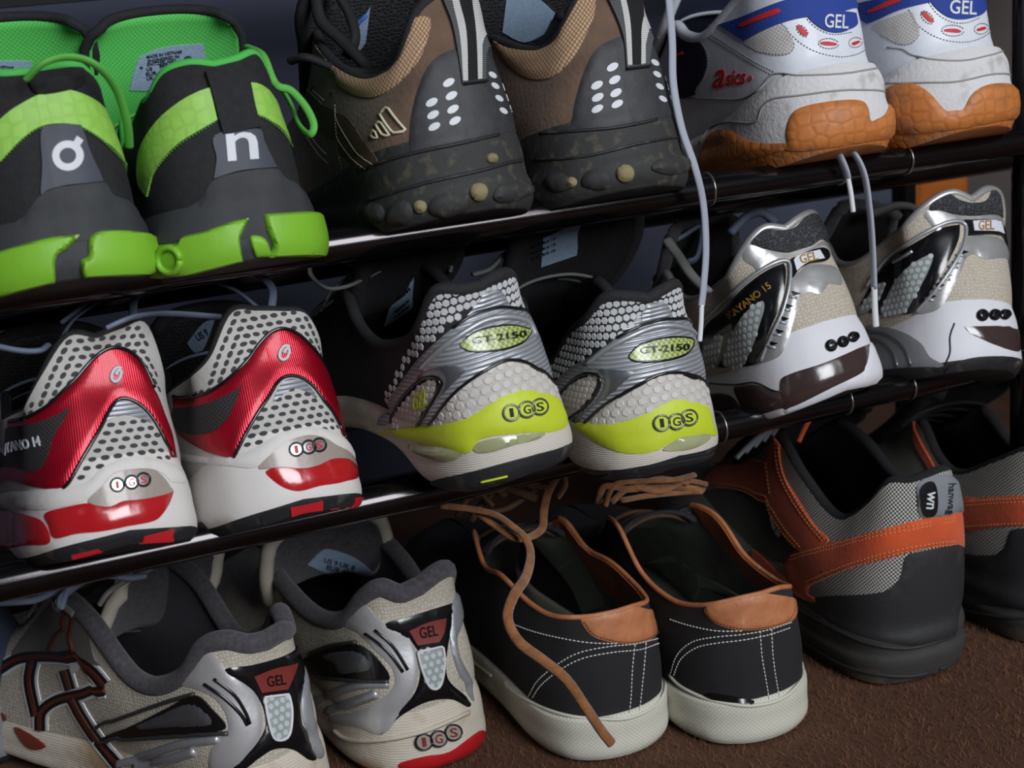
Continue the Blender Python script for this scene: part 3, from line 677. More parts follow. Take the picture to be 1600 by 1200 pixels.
    S.patch('pull_tab', sh, webg, T(v, A['tg']), h=2.2)
    S.patch('tab_stripe', sh, webw, [T(v, A['wl']), T(v, A['wr'])], h=2.6, step=4); S.patch('tab_stripe', sh, webk, T(v, A['wk']), h=2.6, step=4, label='black centre stripe of the pull tab')
    e = A['tg'][-5 if k == 0 else -5]; x0, y0 = (690, 318) if k == 0 else (1305, 262); S.line('tab_stitching', sh, webk, T(v, [(x0-6,y0+3),(x0+80,y0-9)]), r=.7, h=2.2)
    for q in [T(v, circle(p, 24, 12, .58, -.55)) for p in A['ov']]+[T(v, circle(p, 17, 12, .55, .65)) for p in A['ovr']]: S.patch('white_dot', sh, white_t, q, h=1.35, smooth=False, step=3)
    S.line('rand_crease', sh, rubberk, [T(v, q) for q in A['cr']], r=.9, h=.1)
    for c, r in A['kn']: S.patch('lug', sh, mud, T(v, circle(c, r, 12, .95)), h=3.4, puff=2.5, step=1.6)
    for q in A['lug']: S.patch('lug', sh, mudsole, T(v, q), h=2.6, puff=2.5, step=2)
    s.tg.patch('size_label', sh, label_m, T(v, A['lab']), h=.5)
    s.tg.line('label_print', sh, mat('label_blue', C(50,90,170), .8), [T(v, [(A['lab'][0][0]+12, A['lab'][0][1]-50), (A['lab'][0][0]+(60 if k == 0 else 180), A['lab'][0][1]-(95 if k == 0 else 55))])], r=1.2, h=.4, smooth=False)
    if k == 0:
        cord('lace', sh, klace, [(455,95,.06),(480,90,.05),(520,105,.05),(560,112,.045),(600,116,.05)], 3, flat=.7)
        cord('lace', sh, klace, [(492,-20,.08),(500,30,.07),(530,60,.06),(560,90,.05),(575,108,.05)], 3, flat=.7)
        cord('lace', sh, klace, [(520,-20,.08),(545,20,.07),(555,60,.06),(540,90,.06)], 3, flat=.7)

# ------------------------------------------------------------------ top shelf: white court pair
wl = mat('white_leather', C(214,218,226), .5, bump=(300, .25), var=(C(196,200,208), 70, .5), coat=.1)
wmid = mat('white_suede_rand', C(206,205,206), .8, bump=(450, .8), dirt=(C(140,136,128), 70, .56, .55))
gum = mat('gum_rubber', C(190,116,56), .55, bump=(120, .4), uvtex=('vor', 6, C(178,106,50), .3), dirt=(C(120,88,66), 40, .5, .6))
blue = mat('blue_suede', C(30,58,140), .8, bump=(600, .5)); redm = mat('red_detail', C(196,36,40), .6)
navy = mat('navy_fabric', C(20,26,52), .8, bump=(600, .5)); wmesh = mat('white_mesh', C(196,194,192), .8, uvtex=('diam', 1.6, C(160,156,152), .5), dirt=(C(150,140,124), 50, .55, .5))
gthread = mat('grey_thread', C(140,140,142), .8); wlace = mat('white_lace', C(206,206,206), .8, uvtex=('ribsx', .9, C(160,166,178), .6))
aglet = mat('aglet', C(222,224,228), .3)
for k, (px, py, yaw, lab) in enumerate([(1342,236,0,'white leather court shoe with gum sole and red script lettering on its side'),
                                  (1544,206,0,'white leather court shoe with gum sole at the right end of top shelf')]):
    M = pose(px, py, ZT, R(yaw), R(-14), Y=-.03); sh = empty('court_shoe', M, lab, 'shoe', 'shoes on the top shelf')
    s = body(M, 1.02, col(102, 80, 96, 9, 1.1, 0, 1.2, 1.1), feather=[(0,46),(40,43),(75,34),(105,30),(200,28),(330,32)], zbot=ARCH, heelprof=[(0,-2),(.15,-3.5),(.35,-2.5),(.6,-2),(.82,-2),(1,0)], sideprof=[(0,-1.5),(.2,-.5),(.5,1),(.8,.5),(1,0)], soleprof=[(0,-3),(.15,.5),(.45,2.2),(.55,1),(.85,1),(1,-1.5)])
    shell(s, sh, wl, wmesh, wmid, gum, insole_m, to=.2, collar_r=3.5, m_col=wl)
    tongue(s, sh, wl, [(0,208,58,16),(.35,165,84,22),(.7,125,104,28),(1,100,126,22)], 6, m_in=navy)
    S = s.all; lacing(s, sh, wlace, 6, 2.2); v = V3
    if k == 0:
        A = dict(gum=[[(545,640),(540,590),(560,520),(600,482),(700,458),(800,448),(870,452),(900,480),(915,540),(960,512),(980,450),(1000,480),(1012,560),(1000,604),(900,630),(750,655),(620,672),(540,668)], [(148,748),(160,680),(190,610),(240,580),(290,585),(340,615),(400,635),(480,640),(535,640),(530,668),(400,705),(250,738)]],
            blue=[(240,110),(240,110),(330,80),(480,20),(560,-5),(700,-30),(845,-20),(845,-20),(836,30),(836,30),(760,62),(640,75),(560,90),(460,125),(350,182),(350,182)], slot=[(333,112),(360,95),(480,45),(512,44),(500,62),(400,100),(350,120)],
            badge=[(622,62),(622,62),(700,48),(780,50),(832,58),(832,58),(838,110),(800,140),(750,146),(700,132),(655,100)], gel=((757,98),104,62),
            st=[[(515,100),(560,155),(620,205),(690,238),(780,255),(850,244),(892,222)], [(618,70),(655,112),(705,143),(760,154),(830,144)], [(120,100),(200,150),(300,212),(400,275),(488,322)], [(108,112),(190,160),(290,222),(390,284),(470,330)], [(400,225),(480,245),(545,242),(572,215),(572,180)]],
            slots=[[(586,118),(602,116),(634,150),(626,160),(605,150)], [(692,188),(725,186),(762,195),(756,203),(720,203),(694,197)], [(830,192),(858,182),(864,190),(840,202)]], rings=[((610,138),34,.5,.8),((727,195),46,.5,.05),((846,190),30,.75,-.2)],
            mesh=[(352,182),(450,132),(528,112),(560,160),(575,210),(550,238),(480,240),(400,222)], cr=[[(90,440),(200,440),(330,442),(420,400),(480,330),(600,337),(800,328),(900,308),(955,275)], [(150,640),(200,570),(280,545),(400,545),(430,480),(480,440),(600,425),(780,403),(965,402)]])
        S.patch('side_window', sh, navy, T(v, [(15,180),(60,163),(120,168),(170,210),(187,280),(165,350),(120,410),(80,440),(40,400)]), h=.7)
        S.line('side_window_stripe', sh, redm, [T(v, [(50,250),(85,235)]), T(v, [(75,330),(120,305)])], r=.9, h=1.0, smooth=False)
        S.line('stitching', sh, gthread, T(v, [(60,160),(125,165),(178,208),(195,280),(172,355),(125,418)]), r=.3, h=.6, dash=(1.8,1.1))
        S.text('script_lettering', sh, redm, 'a', *Q(v, (243,352), 52, 82), 4, .35, h=.5)
        S.text('script_lettering', sh, redm, 'sics', *Q(v, (317,346), 86, 66), 6, .3, h=.5)
        S.text('script_lettering', sh, redm, 'O', *Q(v, (380,350), 18, 22), 0, h=.5)
    else:
        A = dict(gum=[[(982,405),(1030,377),(1100,372),(1160,400),(1210,450),(1250,492),(1290,492),(1330,485),(1360,430),(1400,395),(1460,375),(1530,375),(1562,400),(1562,505),(1500,535),(1300,575),(1050,598),(1030,545),(1000,470)]],
            blue=[(835,25),(950,-5),(1100,-50),(1185,-40),(1185,-40),(1182,10),(1182,10),(1050,42),(950,86),(900,106),(900,106),(850,70)], slot=[(913,47),(1030,-7),(1052,6),(930,54)],
            badge=[(1180,0),(1200,-40),(1400,-40),(1412,30),(1390,70),(1330,86),(1270,80),(1220,50)], gel=((1322,36),118,62),
            st=[[(1085,40),(1118,102),(1180,152),(1260,183),(1350,188),(1420,164),(1458,130)], [(1172,10),(1214,64),(1275,98),(1340,102),(1405,78)], [(960,155),(1040,198),(1100,193),(1135,152)]],
            slots=[[(1143,58),(1160,54),(1194,90),(1186,100),(1165,87)], [(1246,131),(1290,129),(1316,138),(1310,146),(1250,141)], [(1390,129),(1420,120),(1427,130),(1395,139)]], rings=[((1168,78),36,.55,.8),((1281,137),50,.5,.05),((1408,129),32,.75,-.2)],
            mesh=[(930,110),(1050,62),(1098,52),(1120,100),(1133,148),(1100,188),(1040,193),(960,150)], cr=[[(990,212),(1060,220),(1100,245),(1200,266),(1330,270),(1440,247),(1492,215)], [(985,372),(1150,368),(1300,364),(1450,332),(1535,325)]])
    for p in A['gum']: S.patch('gum_sole', sh, gum, T(v, p), h=2.0, puff=2.5)
    S.patch('mesh_panel', sh, wmesh, T(v, A['mesh']), h=.35)
    S.patch('blue_stripe', sh, blue, T(v, A['blue']), h=.9); S.patch('red_slot', sh, redm, T(v, A['slot']), h=1.3)
    S.patch('heel_badge', sh, blue, T(v, A['badge']), h=.8); S.text('lettering', sh, white_t, 'GEL', *Q(v, *A['gel']), -3, h=1.4)
    S.line('stitching', sh, gthread, [T(v, q) for q in A['st']], r=.3, h=.3, dash=(1.8,1.1))
    for q in A['slots']: S.patch('red_slot', sh, redm, T(v, q), h=.5, step=2)
    S.line('slot_stitching', sh, gthread, [T(v, circle(c, r, 14, q, an)+circle(c, r, 14, q, an)[:1]) for c, r, q, an in A['rings']], r=.28, h=.35, dash=(1.6,1.1), smooth=False)
    S.line('rand_crease', sh, mat('crease', C(150,148,146), .8), [T(v, q) for q in A['cr']], r=.55, h=.1)
    if k == 0:
        cord('hanging_lace', sh, wlace, [(1042,-40,-.012),(1050,60,-.015),(1052,130,-.018),(1065,200,-.022),(1086,262,-.024),(1099,320,-.02),(1103,390,-.018),(1099,450,-.018),(1096,478,-.018)], 2.3, flat=.5)
        cord('lace_tip', sh, aglet, [(1096,476,-.018),(1095,505,-.018),(1093,533,-.018)], 1.5, flat=.9)
        cord('hanging_lace', sh, wlace, [(1300,226,-.014),(1310,240,-.015),(1320,262,-.015),(1324,276,-.014)], 2.6, flat=.5)
        cord('lace_tip', sh, aglet, [(1324,274,-.014),(1329,300,-.014),(1333,331,-.014)], 1.4, flat=.9)
    else:
        cord('hanging_lace', sh, wlace, [(1318,228,-.014),(1336,242,-.016),(1351,275,-.018),(1359,330,-.018),(1363,380,-.018),(1366,450,-.018)], 2.5, flat=.5)
        cord('lace_tip', sh, aglet, [(1366,448,-.018),(1367,480,-.018),(1369,510,-.018)], 1.7, flat=.9)

# ------------------------------------------------------------------ middle shelf: red and silver pair
rmesh = mat('grey_spacer_mesh', C(184,182,178), .7, bump=(600, .4), dirt=(C(140,130,112), 24, .56, .6))
hole = mat('mesh_hole', C(62,62,64), .9)
redg = mat('metallic_red', C(190,16,44), .3, .55, uvtex=('ribsx', 1.1, C(160,10,34), .25), coat=.3)
redgel = mat('red_cushion', C(178,28,34), .18, coat=.6, bump=(120, .5))
wfoam = mat('white_foam', C(214,210,206), .65, bump=(120, .4), dirt=(C(168,148,120), 26, .56, .7))
smoky = mat('smoky_window', C(158,146,138), .35, bump=(300, .3), coat=.3)
redrub = mat('red_rubber', C(196,34,44), .5); blkmesh = mat('dark_mesh', C(34,30,32), .7, uvtex=('diam', 1.6, C(70,66,66), .6))
blace = mat('pale_blue_lace', C(140,152,172), .7, uvtex=('ribsx', 1.0, C(112,124,146), .5))
for k, (px, py, yaw, roll, lab) in enumerate([(208,862,6,5,'red and silver running shoe with dirty heel mesh at left end of middle shelf'),
                                  (480,812,4,1,'red and silver running shoe with clean heel mesh beside the lime striped pair')]):
    M = pose(px, py, ZM, R(yaw), R(-18), R(roll), Y=-.035); sh = empty('running_shoe', M, lab, 'shoe', 'shoes on the middle shelf')
    s = body(M, 1.02, col(101, 64, 86, 10, 1.05, 4, 1.35, 1.08), feather=[(0,43),(30,41),(50,34),(75,30),(105,28),(200,26),(330,30)], zbot=ARCH, heelprof=[(0,0),(.15,-1.5),(.35,-3.2),(.6,-5),(.82,-4),(1,0)], sideprof=RUNSIDE, rim=RIM['R'][k])
    shell(s, sh, rmesh, blackm, wfoam, rubberk, insole_m, collar_r=2.2, m_col=black)
    tongue(s, sh, black, [(0,208,58,16),(.35,165,76,22),(.7,125,94,28),(1,100,112,22)], 7, m_in=blackm, lean=-4)
    S = s.all; lacing(s, sh, blace, 6, 2.0); v = V4
    if k:
        red = [(600,520),(640,500),(720,505),(800,492),(880,445),(960,370),(1010,300),(1060,250),(1110,237),(1170,265),(1225,325),(1272,390),(1300,470),(1325,560),(1340,655),(1340,655),(1322,650),(1300,590),(1270,530),(1230,470),(1190,435),(1150,420),(1110,425),(1080,450),(1050,500),(1010,560),(970,630),(940,690),(915,738),(835,722),(760,690),(690,640),(620,580)]
        win = [(660,550),(700,545),(800,530),(900,490),(948,460),(948,460),(925,520),(890,590),(830,640),(740,645),(680,610)]
        inner = [(915,738),(940,690),(970,630),(1010,560),(1050,500),(1080,450),(1110,425),(1150,420),(1190,435),(1230,470),(1270,530),(1300,590),(1330,660)]; outer = [(640,497),(720,502),(800,488),(880,441),(960,366),(1010,296),(1060,246),(1110,233),(1170,261),(1225,321),(1272,386)]
        tip = [(1068,520),(1095,455),(1140,430),(1195,448),(1235,505),(1190,478),(1150,468),(1110,488)]
        smo = [(1012,778),(1070,715),(1130,672),(1200,652),(1260,660),(1310,690),(1372,735),(1376,762),(1340,742),(1290,745),(1240,768),(1180,780),(1100,775)]; gel = [(1040,790),(1100,770),(1180,775),(1240,765),(1290,740),(1340,735),(1377,750),(1380,812),(1330,835),(1250,848),(1170,868),(1110,855),(1060,820)]
        igs = [(1155,707),(1203,698),(1243,690)]; blk = [(1022,970),(1060,945),(1200,915),(1330,895),(1425,885),(1428,915),(1400,940),(1300,970),(1140,1000),(1060,1005),(1030,995)]
        rb = [[(1133,930),(1133,930),(1257,905),(1257,905),(1256,950),(1240,978),(1240,978),(1140,994),(1140,994)], [(1368,893),(1368,893),(1422,885),(1422,885),(1416,928),(1290,970),(1290,970),(1300,955),(1350,935)]]; logo = (1108,332)
        upm = [(640,500),(720,500),(800,450),(840,330),(860,230),(900,180),(1000,165),(1100,160),(1160,150),(1200,180),(1240,280),(1270,390),(1225,320),(1170,260),(1110,232),(1060,245),(1010,295),(960,365),(880,440),(800,488),(720,500)]
        lom = [(945,718),(975,640),(1010,575),(1065,500),(1100,480),(1150,462),(1200,480),(1240,510),(1290,590),(1322,645),(1250,625),(1150,625),(1060,655),(990,700)]
        rim = [(690,720),(800,735),(890,738),(980,708),(1050,668),(1110,637),(1200,620),(1280,630),(1340,665),(1374,712),(1376,735),(1310,695),(1262,665),(1200,655),(1130,674),(1070,716),(1000,775),(900,770),(700,745)]
    else:
        red = [(-80,610),(0,600),(90,590),(180,545),(240,490),(300,430),(350,370),(400,325),(450,310),(510,330),(560,385),(600,470),(630,560),(655,640),(670,728),(670,728),(655,732),(640,670),(600,600),(560,550),(520,520),(480,510),(450,520),(420,560),(390,620),(350,690),(310,760),(270,830),(235,862),(150,855),(60,830),(-80,800)]
        win = [(-80,640),(0,622),(100,612),(200,585),(278,545),(278,545),(250,600),(215,660),(190,740),(150,790),(60,775),(-80,760)]
        inner = [(250,858),(275,830),(314,760),(354,690),(394,620),(424,560),(454,518),(485,508),(525,520),(565,550),(604,600),(640,670),(662,735)]; outer = [(0,596),(90,586),(180,541),(240,486),(300,426),(350,366),(400,321),(450,306),(510,326),(560,381),(600,466)]
        tip = [(398,602),(422,560),(462,522),(500,518),(545,545),(592,602),(540,582),(490,572),(440,585)]
        smo = [(345,908),(400,850),(450,800),(520,785),(590,785),(630,810),(660,850),(667,872),(600,892),(540,902),(480,908),(420,930)]; gel = [(178,955),(260,930),(345,915),(420,925),(480,905),(560,890),(667,860),(667,900),(640,950),(600,985),(500,1005),(400,1025),(300,1035),(215,1052),(190,1000)]
        igs = [(457,845),(512,835),(557,825)]; blk = [(222,1140),(280,1112),(400,1085),(560,1040),(730,1003),(735,1035),(600,1092),(460,1135),(330,1148),(250,1148)]
        rb = [[(280,1115),(280,1115),(385,1090),(385,1090),(417,1132),(417,1132),(340,1148),(292,1140)], [(560,1042),(560,1042),(672,1015),(672,1015),(665,1060),(642,1082),(540,1108),(540,1108)]]; logo = (453,417)
        upm = [(0,590),(60,570),(120,520),(160,430),(190,310),(220,270),(300,265),(400,270),(450,250),(510,228),(550,240),(590,340),(605,460),(560,380),(510,325),(450,305),(400,320),(350,365),(300,425),(240,485),(180,540),(90,585)]
        lom = [(262,840),(320,765),(360,700),(400,625),(440,590),(490,575),(545,585),(595,610),(640,690),(660,745),(560,735),(480,740),(400,775),(330,830)]
        rim = [(0,880),(100,868),(180,862),(250,852),(340,832),(400,777),(480,742),(560,735),(640,750),(692,785),(705,830),(668,832),(640,805),(590,783),(520,783),(450,798),(395,850),(330,905),(180,940),(0,930)]
        S.text('lettering', sh, white_t, 'KAYANO 14', *Q(v, (82,692), 178, 40), 12, h=2.3)
        S.patch('cushion_window', sh, redgel, T(v, [(-60,960),(20,945),(100,960),(170,990),(195,1070),(100,1080),(-60,1090)]), h=.8, puff=2)
    S.patch('red_saddle', sh, redg, T(v, red), h=1.3, puff=3, step=2.2); S.patch('side_window', sh, blkmesh, T(v, win), h=1.7)
    S.line('piping', sh, blacks, [T(v, inner), T(v, outer)], r=.9, h=.7)
    S.patch('heel_tip', sh, silverr, T(v, tip), h=.7)
    S.tiles('mesh_holes', sh, hole, T(v, upm), 5.2, 4.2, 8, .62, h=.12, jit=.15, rowk=1.1); S.tiles('mesh_holes', sh, hole, T(v, lom), 5.2, 4.2, 8, .62, h=.12, jit=.15, rowk=1.1)
    S.patch('foam_rim', sh, wfoam, T(v, rim), h=1.4, puff=2.5, step=2.2)
    S.patch('smoky_window', sh, smoky, T(v, smo), h=.9); S.patch('cushion_window', sh, redgel, T(v, gel), h=1.1, puff=3)
    S.patch('tread', sh, rubberk, T(v, blk), h=.8); [S.patch('red_tread', sh, redrub, T(v, q), h=1.3) for q in rb]
    badges(S, sh, v, igs, 25, chrome, ringm, redm)
    c = logo; f = circle(c, 20, 12, 1.35, .35)
    S.line('spiral_emblem', sh, white_t, T(v, [(c[0]+18,c[1]-26),(c[0]-2,c[1]-28),(c[0]-18,c[1]-6),(c[0]-20,c[1]+16),(c[0]-8,c[1]+28),(c[0]+8,c[1]+20),(c[0]+17,c[1]-4),(c[0]+13,c[1]-18),(c[0]+2,c[1]-12),(c[0]-3,c[1]+2)]), r=.85, h=1.7)
    if k == 0:
        cord('lace', sh, blace, [(-20,538,.02),(30,548,.02),(62,548,.022),(74,540,.025)], 3.0, flat=.5)
        cord('lace', sh, blace, [(95,505,.05),(130,478,.05),(155,455,.045),(175,448,.04)], 2.4, flat=.5)
    else:
        cord('lace', sh, blace, [(166,513,-.012),(190,502,-.01),(215,494,.01),(255,490,.03),(300,492,.03),(345,496,.03)], 2.4, flat=.5)
        cord('lace', sh, blace, [(208,495,.05),(211,468,.06),(235,448,.06),(300,435,.06),(360,424,.055),(400,427,.05),(425,450,.045),(424,482,.04)], 2.2, flat=.5)
        cord('lace', sh, blace, [(340,442,.06),(372,456,.055),(400,478,.05),(410,484,.05)], 2.2, flat=.5)
        cord('lace', sh, blace, [(90,540,.05),(120,495,.06),(200,450,.07),(300,432,.07)], 1.6, flat=.5)
        s.tg.patch('size_label', sh, label_m, T(v, [(730,290),(730,290),(790,215),(840,195),(840,195),(800,300),(780,320),(755,322)]), h=.5)
        s.tg.text('label_print', sh, label_t, 'US 9', (315,522), 20, 12, 30, h=.8)

# ------------------------------------------------------------------ middle shelf: silver and lime pair
hexw = mat('white_mesh_cell', C(190,192,194), .6); hexb = mat('grey_mesh', C(184,180,174), .65, bump=(500, .4), dirt=(C(150,138,118), 28, .57, .6)); hexg = mat('grey_mesh_cell', C(196,192,186), .55, dirt=(C(160,148,130), 28, .57, .6))
lime = mat('lime_foam', C(190,206,44), .55, bump=(150, .35), dirt=(C(150,156,60), 26, .57, .6)); limew = mat('lime_window', C(176,196,66), .3, uvtex=('weave', 1.5, C(120,128,110), .2), coat=.5)
sfoam = mat('off_white_ribbed_foam', C(204,198,188), .7, bump=(150, .35), uvtex=('ribs', 1.1, C(196,188,177), .3), dirt=(C(150,134,108), 22, .56, .6))
glassy = mat('pale_cushion', C(158,162,122), .18, bump=(100, .5), coat=.6); limet = mat('lime_print', C(196,212,40), .6)
glace = mat('grey_lace', C(150,150,146), .8, uvtex=('ribsx', .9, C(110,110,108), .5))
for k, (px, py, yaw, roll, lab) in enumerate([(840,746,7,-7,'silver and lime running shoe with lime lettering on the side, mid middle shelf'),
                                  (1064,738,0,-2,'silver and lime running shoe beside the white and black pair')]):
    M = pose(px, py, ZM, R(yaw), R(-5), R(roll), Y=-.062); sh = empty('running_shoe', M, lab, 'shoe', 'shoes on the middle shelf')
    s = body(M, .96, col(99 if k == 0 else 93, 64, 88, 10, 1.0, 3, 1.12, 1.0), feather=[(0,42),(30,40),(50,33),(75,32),(105,36),(150,36),(200,28),(330,30)], zbot=[(0,3),(20,1),(45,0),(66,2),(84,13),(105,17),(150,17),(190,6),(250,1),(290,6),(330,16)], heelprof=[(0,0),(.15,0),(.35,-1),(.6,-2.5),(.82,-3),(1,0)], sideprof=RUNSIDE, rim=RIM['g'][k])
    shell(s, sh, black, blackm, sfoam, rubberk, insole_m, collar_r=3.2, m_col=black)
    tongue(s, sh, black, [(0,208,50,16),(.35,165,64,19),(.65,135,76,23),(.85,114,96,26),(1,106,113,20)] if k == 0 else [(0,208,50,16),(.35,165,68,24),(.65,135,84,31),(.85,114,109,34),(1,106,129,30)], 8, m_in=black, lean=14 if k == 0 else 12)
    S = s.all; lacing(s, sh, glace, 6, 2.0); v = V5
    if k == 0:
        hx = [(440,348),(520,343),(600,343),(640,328),(700,288),(760,272),(792,305),(812,420),(780,410),(700,395),(620,405),(540,440),(470,500),(400,570),(340,630),(300,710),(275,790),(235,790),(268,715),(318,620),(380,500),(420,400)]
        tab = [(545,470),(600,400),(640,345),(670,333),(710,340),(740,390),(762,404),(762,404),(700,400),(620,410),(580,435)]
        sil = [(805,420),(832,470),(855,560),(882,640),(900,705),(900,705),(860,650),(800,615),(740,610),(680,630),(620,660),(560,710),(500,770),(440,850),(390,862),(430,790),(470,720),(480,690),(450,672),(400,680),(340,740),(280,810),(262,855),(225,855),(260,780),(320,690),(380,610),(450,540),(520,480),(600,425),(680,405),(740,405)]
        lens = [(548,548),(590,510),(660,485),(740,476),(803,494),(790,530),(730,558),(650,570),(580,567)]; lt = ((692,520),200,26,7)
        hook = [(358,682),(420,630),(500,612),(590,625),(602,640),(560,680),(500,740),(440,805),(400,855),(385,860),(430,790),(472,720),(480,690),(450,672),(400,682)]
        pl = [[(268,852),(330,750),(400,683),(450,672),(474,690),(466,730),(430,790),(385,862)], [(432,858),(500,765),(560,705),(640,650),(720,610),(790,613),(850,648),(893,702)], [(520,480),(600,425),(680,403),(740,403),(805,420)], [(548,550),(590,508),(660,482),(740,474),(806,494),(790,534),(730,562),(650,573),(580,570),(548,550)]]
        pan = [(275,862),(330,770),(400,700),(445,685),(457,700),(440,760),(400,810),(372,862)]
        low = [(432,864),(500,770),(560,710),(640,655),(720,616),(790,618),(850,655),(897,705),(908,752),(850,742),(790,730),(720,745),(640,790),(560,832),(500,852)]
        lim = [(236,888),(350,870),(460,858),(540,845),(600,820),(660,780),(720,740),(790,723),(860,733),(912,760),(942,820),(948,872),(900,887),(840,888),(740,895),(660,905),(620,920),(590,962),(550,970),(470,947),(380,927),(290,907)]
        gl = [[(600,945),(640,920),(740,903),(870,890),(850,915),(760,937),(680,962),(620,967)], [(348,935),(430,940),(552,960),(540,987),(480,1002),(420,987),(370,967)]]
        blk = [(440,1078),(600,1040),(750,1000),(900,960),(992,943),(992,1000),(900,1032),(700,1078),(600,1098),(480,1100)]; igs = [(742,812),(800,800),(848,790)]
        lb = [(265,502),(265,502),(270,400),(366,282),(366,282),(362,400),(362,400)]
        S.text('lettering', sh, limet, 'GEL', *Q(v, (396,762), 62, 60), 22, .5, h=1.1)
        S.line('tread_mark', sh, limet, T(v, [(628,1080),(680,1068),(730,1056)]), r=.6, h=1.0)
    else:
        hx = [(1080,400),(1130,360),(1200,365),(1280,375),(1330,355),(1390,308),(1428,380),(1438,450),(1390,440),(1320,445),(1240,480),(1160,520),(1080,570),(1000,620),(950,670),(890,660),(920,600),(980,500),(1040,440)]
        tab = [(1178,492),(1240,440),(1280,390),(1310,380),(1350,385),(1375,425),(1392,440),(1392,440),(1320,447),(1250,470)]
        sil = [(1440,450),(1462,520),(1487,600),(1500,680),(1470,680),(1420,660),(1360,655),(1290,680),(1230,710),(1160,750),(1100,800),(1050,848),(1000,848),(978,832),(1040,780),(1085,720),(1095,680),(1070,665),(1020,670),(960,720),(925,752),(905,720),(930,680),(990,630),(1080,580),(1160,520),(1250,475),(1340,450),(1400,445)]
        lens = [(1208,592),(1245,555),(1320,530),(1400,523),(1436,535),(1428,575),(1370,600),(1300,610),(1230,607)]; lt = ((1338,565),180,26,4)
        hook = [(1008,637),(1080,625),(1160,630),(1240,640),(1252,655),(1210,690),(1150,745),(1070,805),(1020,850),(985,838),(1050,780),(1095,725),(1105,685),(1075,655),(1020,657)]
        pl = [[(925,762),(970,710),(1020,668),(1070,660),(1100,680),(1092,722),(1052,777),(982,834)], [(1040,852),(1100,795),(1170,745),(1240,705),(1320,665),(1390,656),(1450,668),(1498,710)], [(1160,518),(1250,473),(1340,448),(1440,450)], [(1206,594),(1245,552),(1320,527),(1400,520),(1440,533),(1430,578),(1370,604),(1300,613),(1228,610),(1206,594)]]
        pan = [(922,768),(970,715),(1020,680),(1070,672),(1086,690),(1070,730),(1030,780),(986,824)]
        low = [(1046,852),(1110,800),(1180,750),(1250,710),(1330,670),(1400,663),(1460,688),(1498,720),(1504,785),(1440,772),(1380,763),(1310,790),(1250,822),(1180,847),(1110,857)]
        lim = [(980,845),(1080,852),(1180,848),(1250,825),(1310,795),(1380,763),(1450,768),(1497,790),(1518,850),(1532,907),(1490,897),(1420,907),(1370,927),(1320,957),(1260,970),(1180,967),(1110,942),(1050,907)]
        gl = [[(1338,957),(1400,915),(1490,895),(1512,915),(1480,942),(1420,957)]]
        blk = [(1078,1068),(1200,1040),(1350,1010),(1500,985),(1553,973),(1550,1000),(1400,1048),(1250,1078),(1120,1098)]; igs = [(1330,850),(1385,845),(1432,830)]
        lb = [(862,242),(862,242),(870,130),(870,130),(1018,62),(1018,62),(1002,195),(1002,195)]
    S.tiles('mesh_cells', sh, hexw, T(v, hx), 4.2, 3.8, 6, 1.0, 0, h=.45, rowk=.88)
    S.patch('lower_heel_mesh', sh, hexb, T(v, low), h=.4); S.tiles('mesh_cells', sh, hexg, T(v, low), 5.2, 4.8, 6, .9, 0, h=.75, rowk=.9)
    S.patch('side_panel', sh, hexb, T(v, pan), h=.5); S.tiles('mesh_cells', sh, hexg, T(v, pan), 4, 3.7, 6, .9, 0, h=.8, rowk=.88)
    S.patch('silver_overlay', sh, silverr, T(v, sil), h=1.4, puff=2.5, step=2.2); S.patch('heel_tab', sh, silverr, T(v, tab), h=1.2, puff=2)
    S.patch('silver_hook', sh, silverd, T(v, hook), h=2.2, puff=5, step=2)
    S.line('silver_ridge', sh, silver, T(v, [(400,640),(480,560),(560,500),(640,455),(720,440),(790,455),(825,520)] if k == 0 else [(1050,620),(1120,565),(1200,520),(1300,480),(1390,475),(1445,500)]), r=1.6, h=1.2)
    S.patch('lime_window', sh, limew, T(v, lens), h=2.1); S.text('lettering', sh, blacks, 'GT-2150', *Q(v, *lt[:3]), lt[3], h=3.0)
    S.line('piping', sh, blacks, [T(v, q) for q in pl], r=.8, h=1.2)
    S.patch('lime_midsole', sh, lime, T(v, lim), h=1.5, puff=3, step=2.2)
    for q in gl: S.patch('cushion_window', sh, glassy, T(v, q), h=2.0, puff=3)
    S.patch('tread', sh, rubberk, T(v, blk), h=.9)
    badges(S, sh, v, igs, 29, lime, silverd, label_t, h=2.2)
    s.tg.patch('size_label', sh, label_m, T(v, lb), h=.6, smooth=False); x = (lb[0][0]+lb[3][0])/2/2.5+500; y0 = min(p[1] for p in lb)/2.5+320
    text_lines(s.tg, sh, label_t, [('1004N', ((925/2.5+500 if k else 632), (102/2.5+320 if k else 457)), 22, 5)]+[('US UK EUR CM', (x+2, y0+(34 if k else 44)+i*9), 26 if k == 0 else 40, 3.5) for i in range(3)], 22 if k else 40, 0, .8)
    if k == 0:
        cord('lace', sh, glace, [(484,405,.05),(486,430,.05),(510,450,.04),(540,448,.04),(570,435,.05),(600,420,.06)], 2.2, flat=.5)
        cord('lace', sh, glace, [(520,395,.08),(560,420,.08),(600,425,.08)], 2.0, flat=.5)
        cord('lace', sh, glace, [(702,425,.06),(715,392,.06),(745,370,.06),(780,365,.06),(806,377,.055)], 2.5, flat=.5)
        cord('lace', sh, glace, [(738,429,.06),(765,420,.06),(785,400,.06),(800,390,.06)], 2.5, flat=.5)

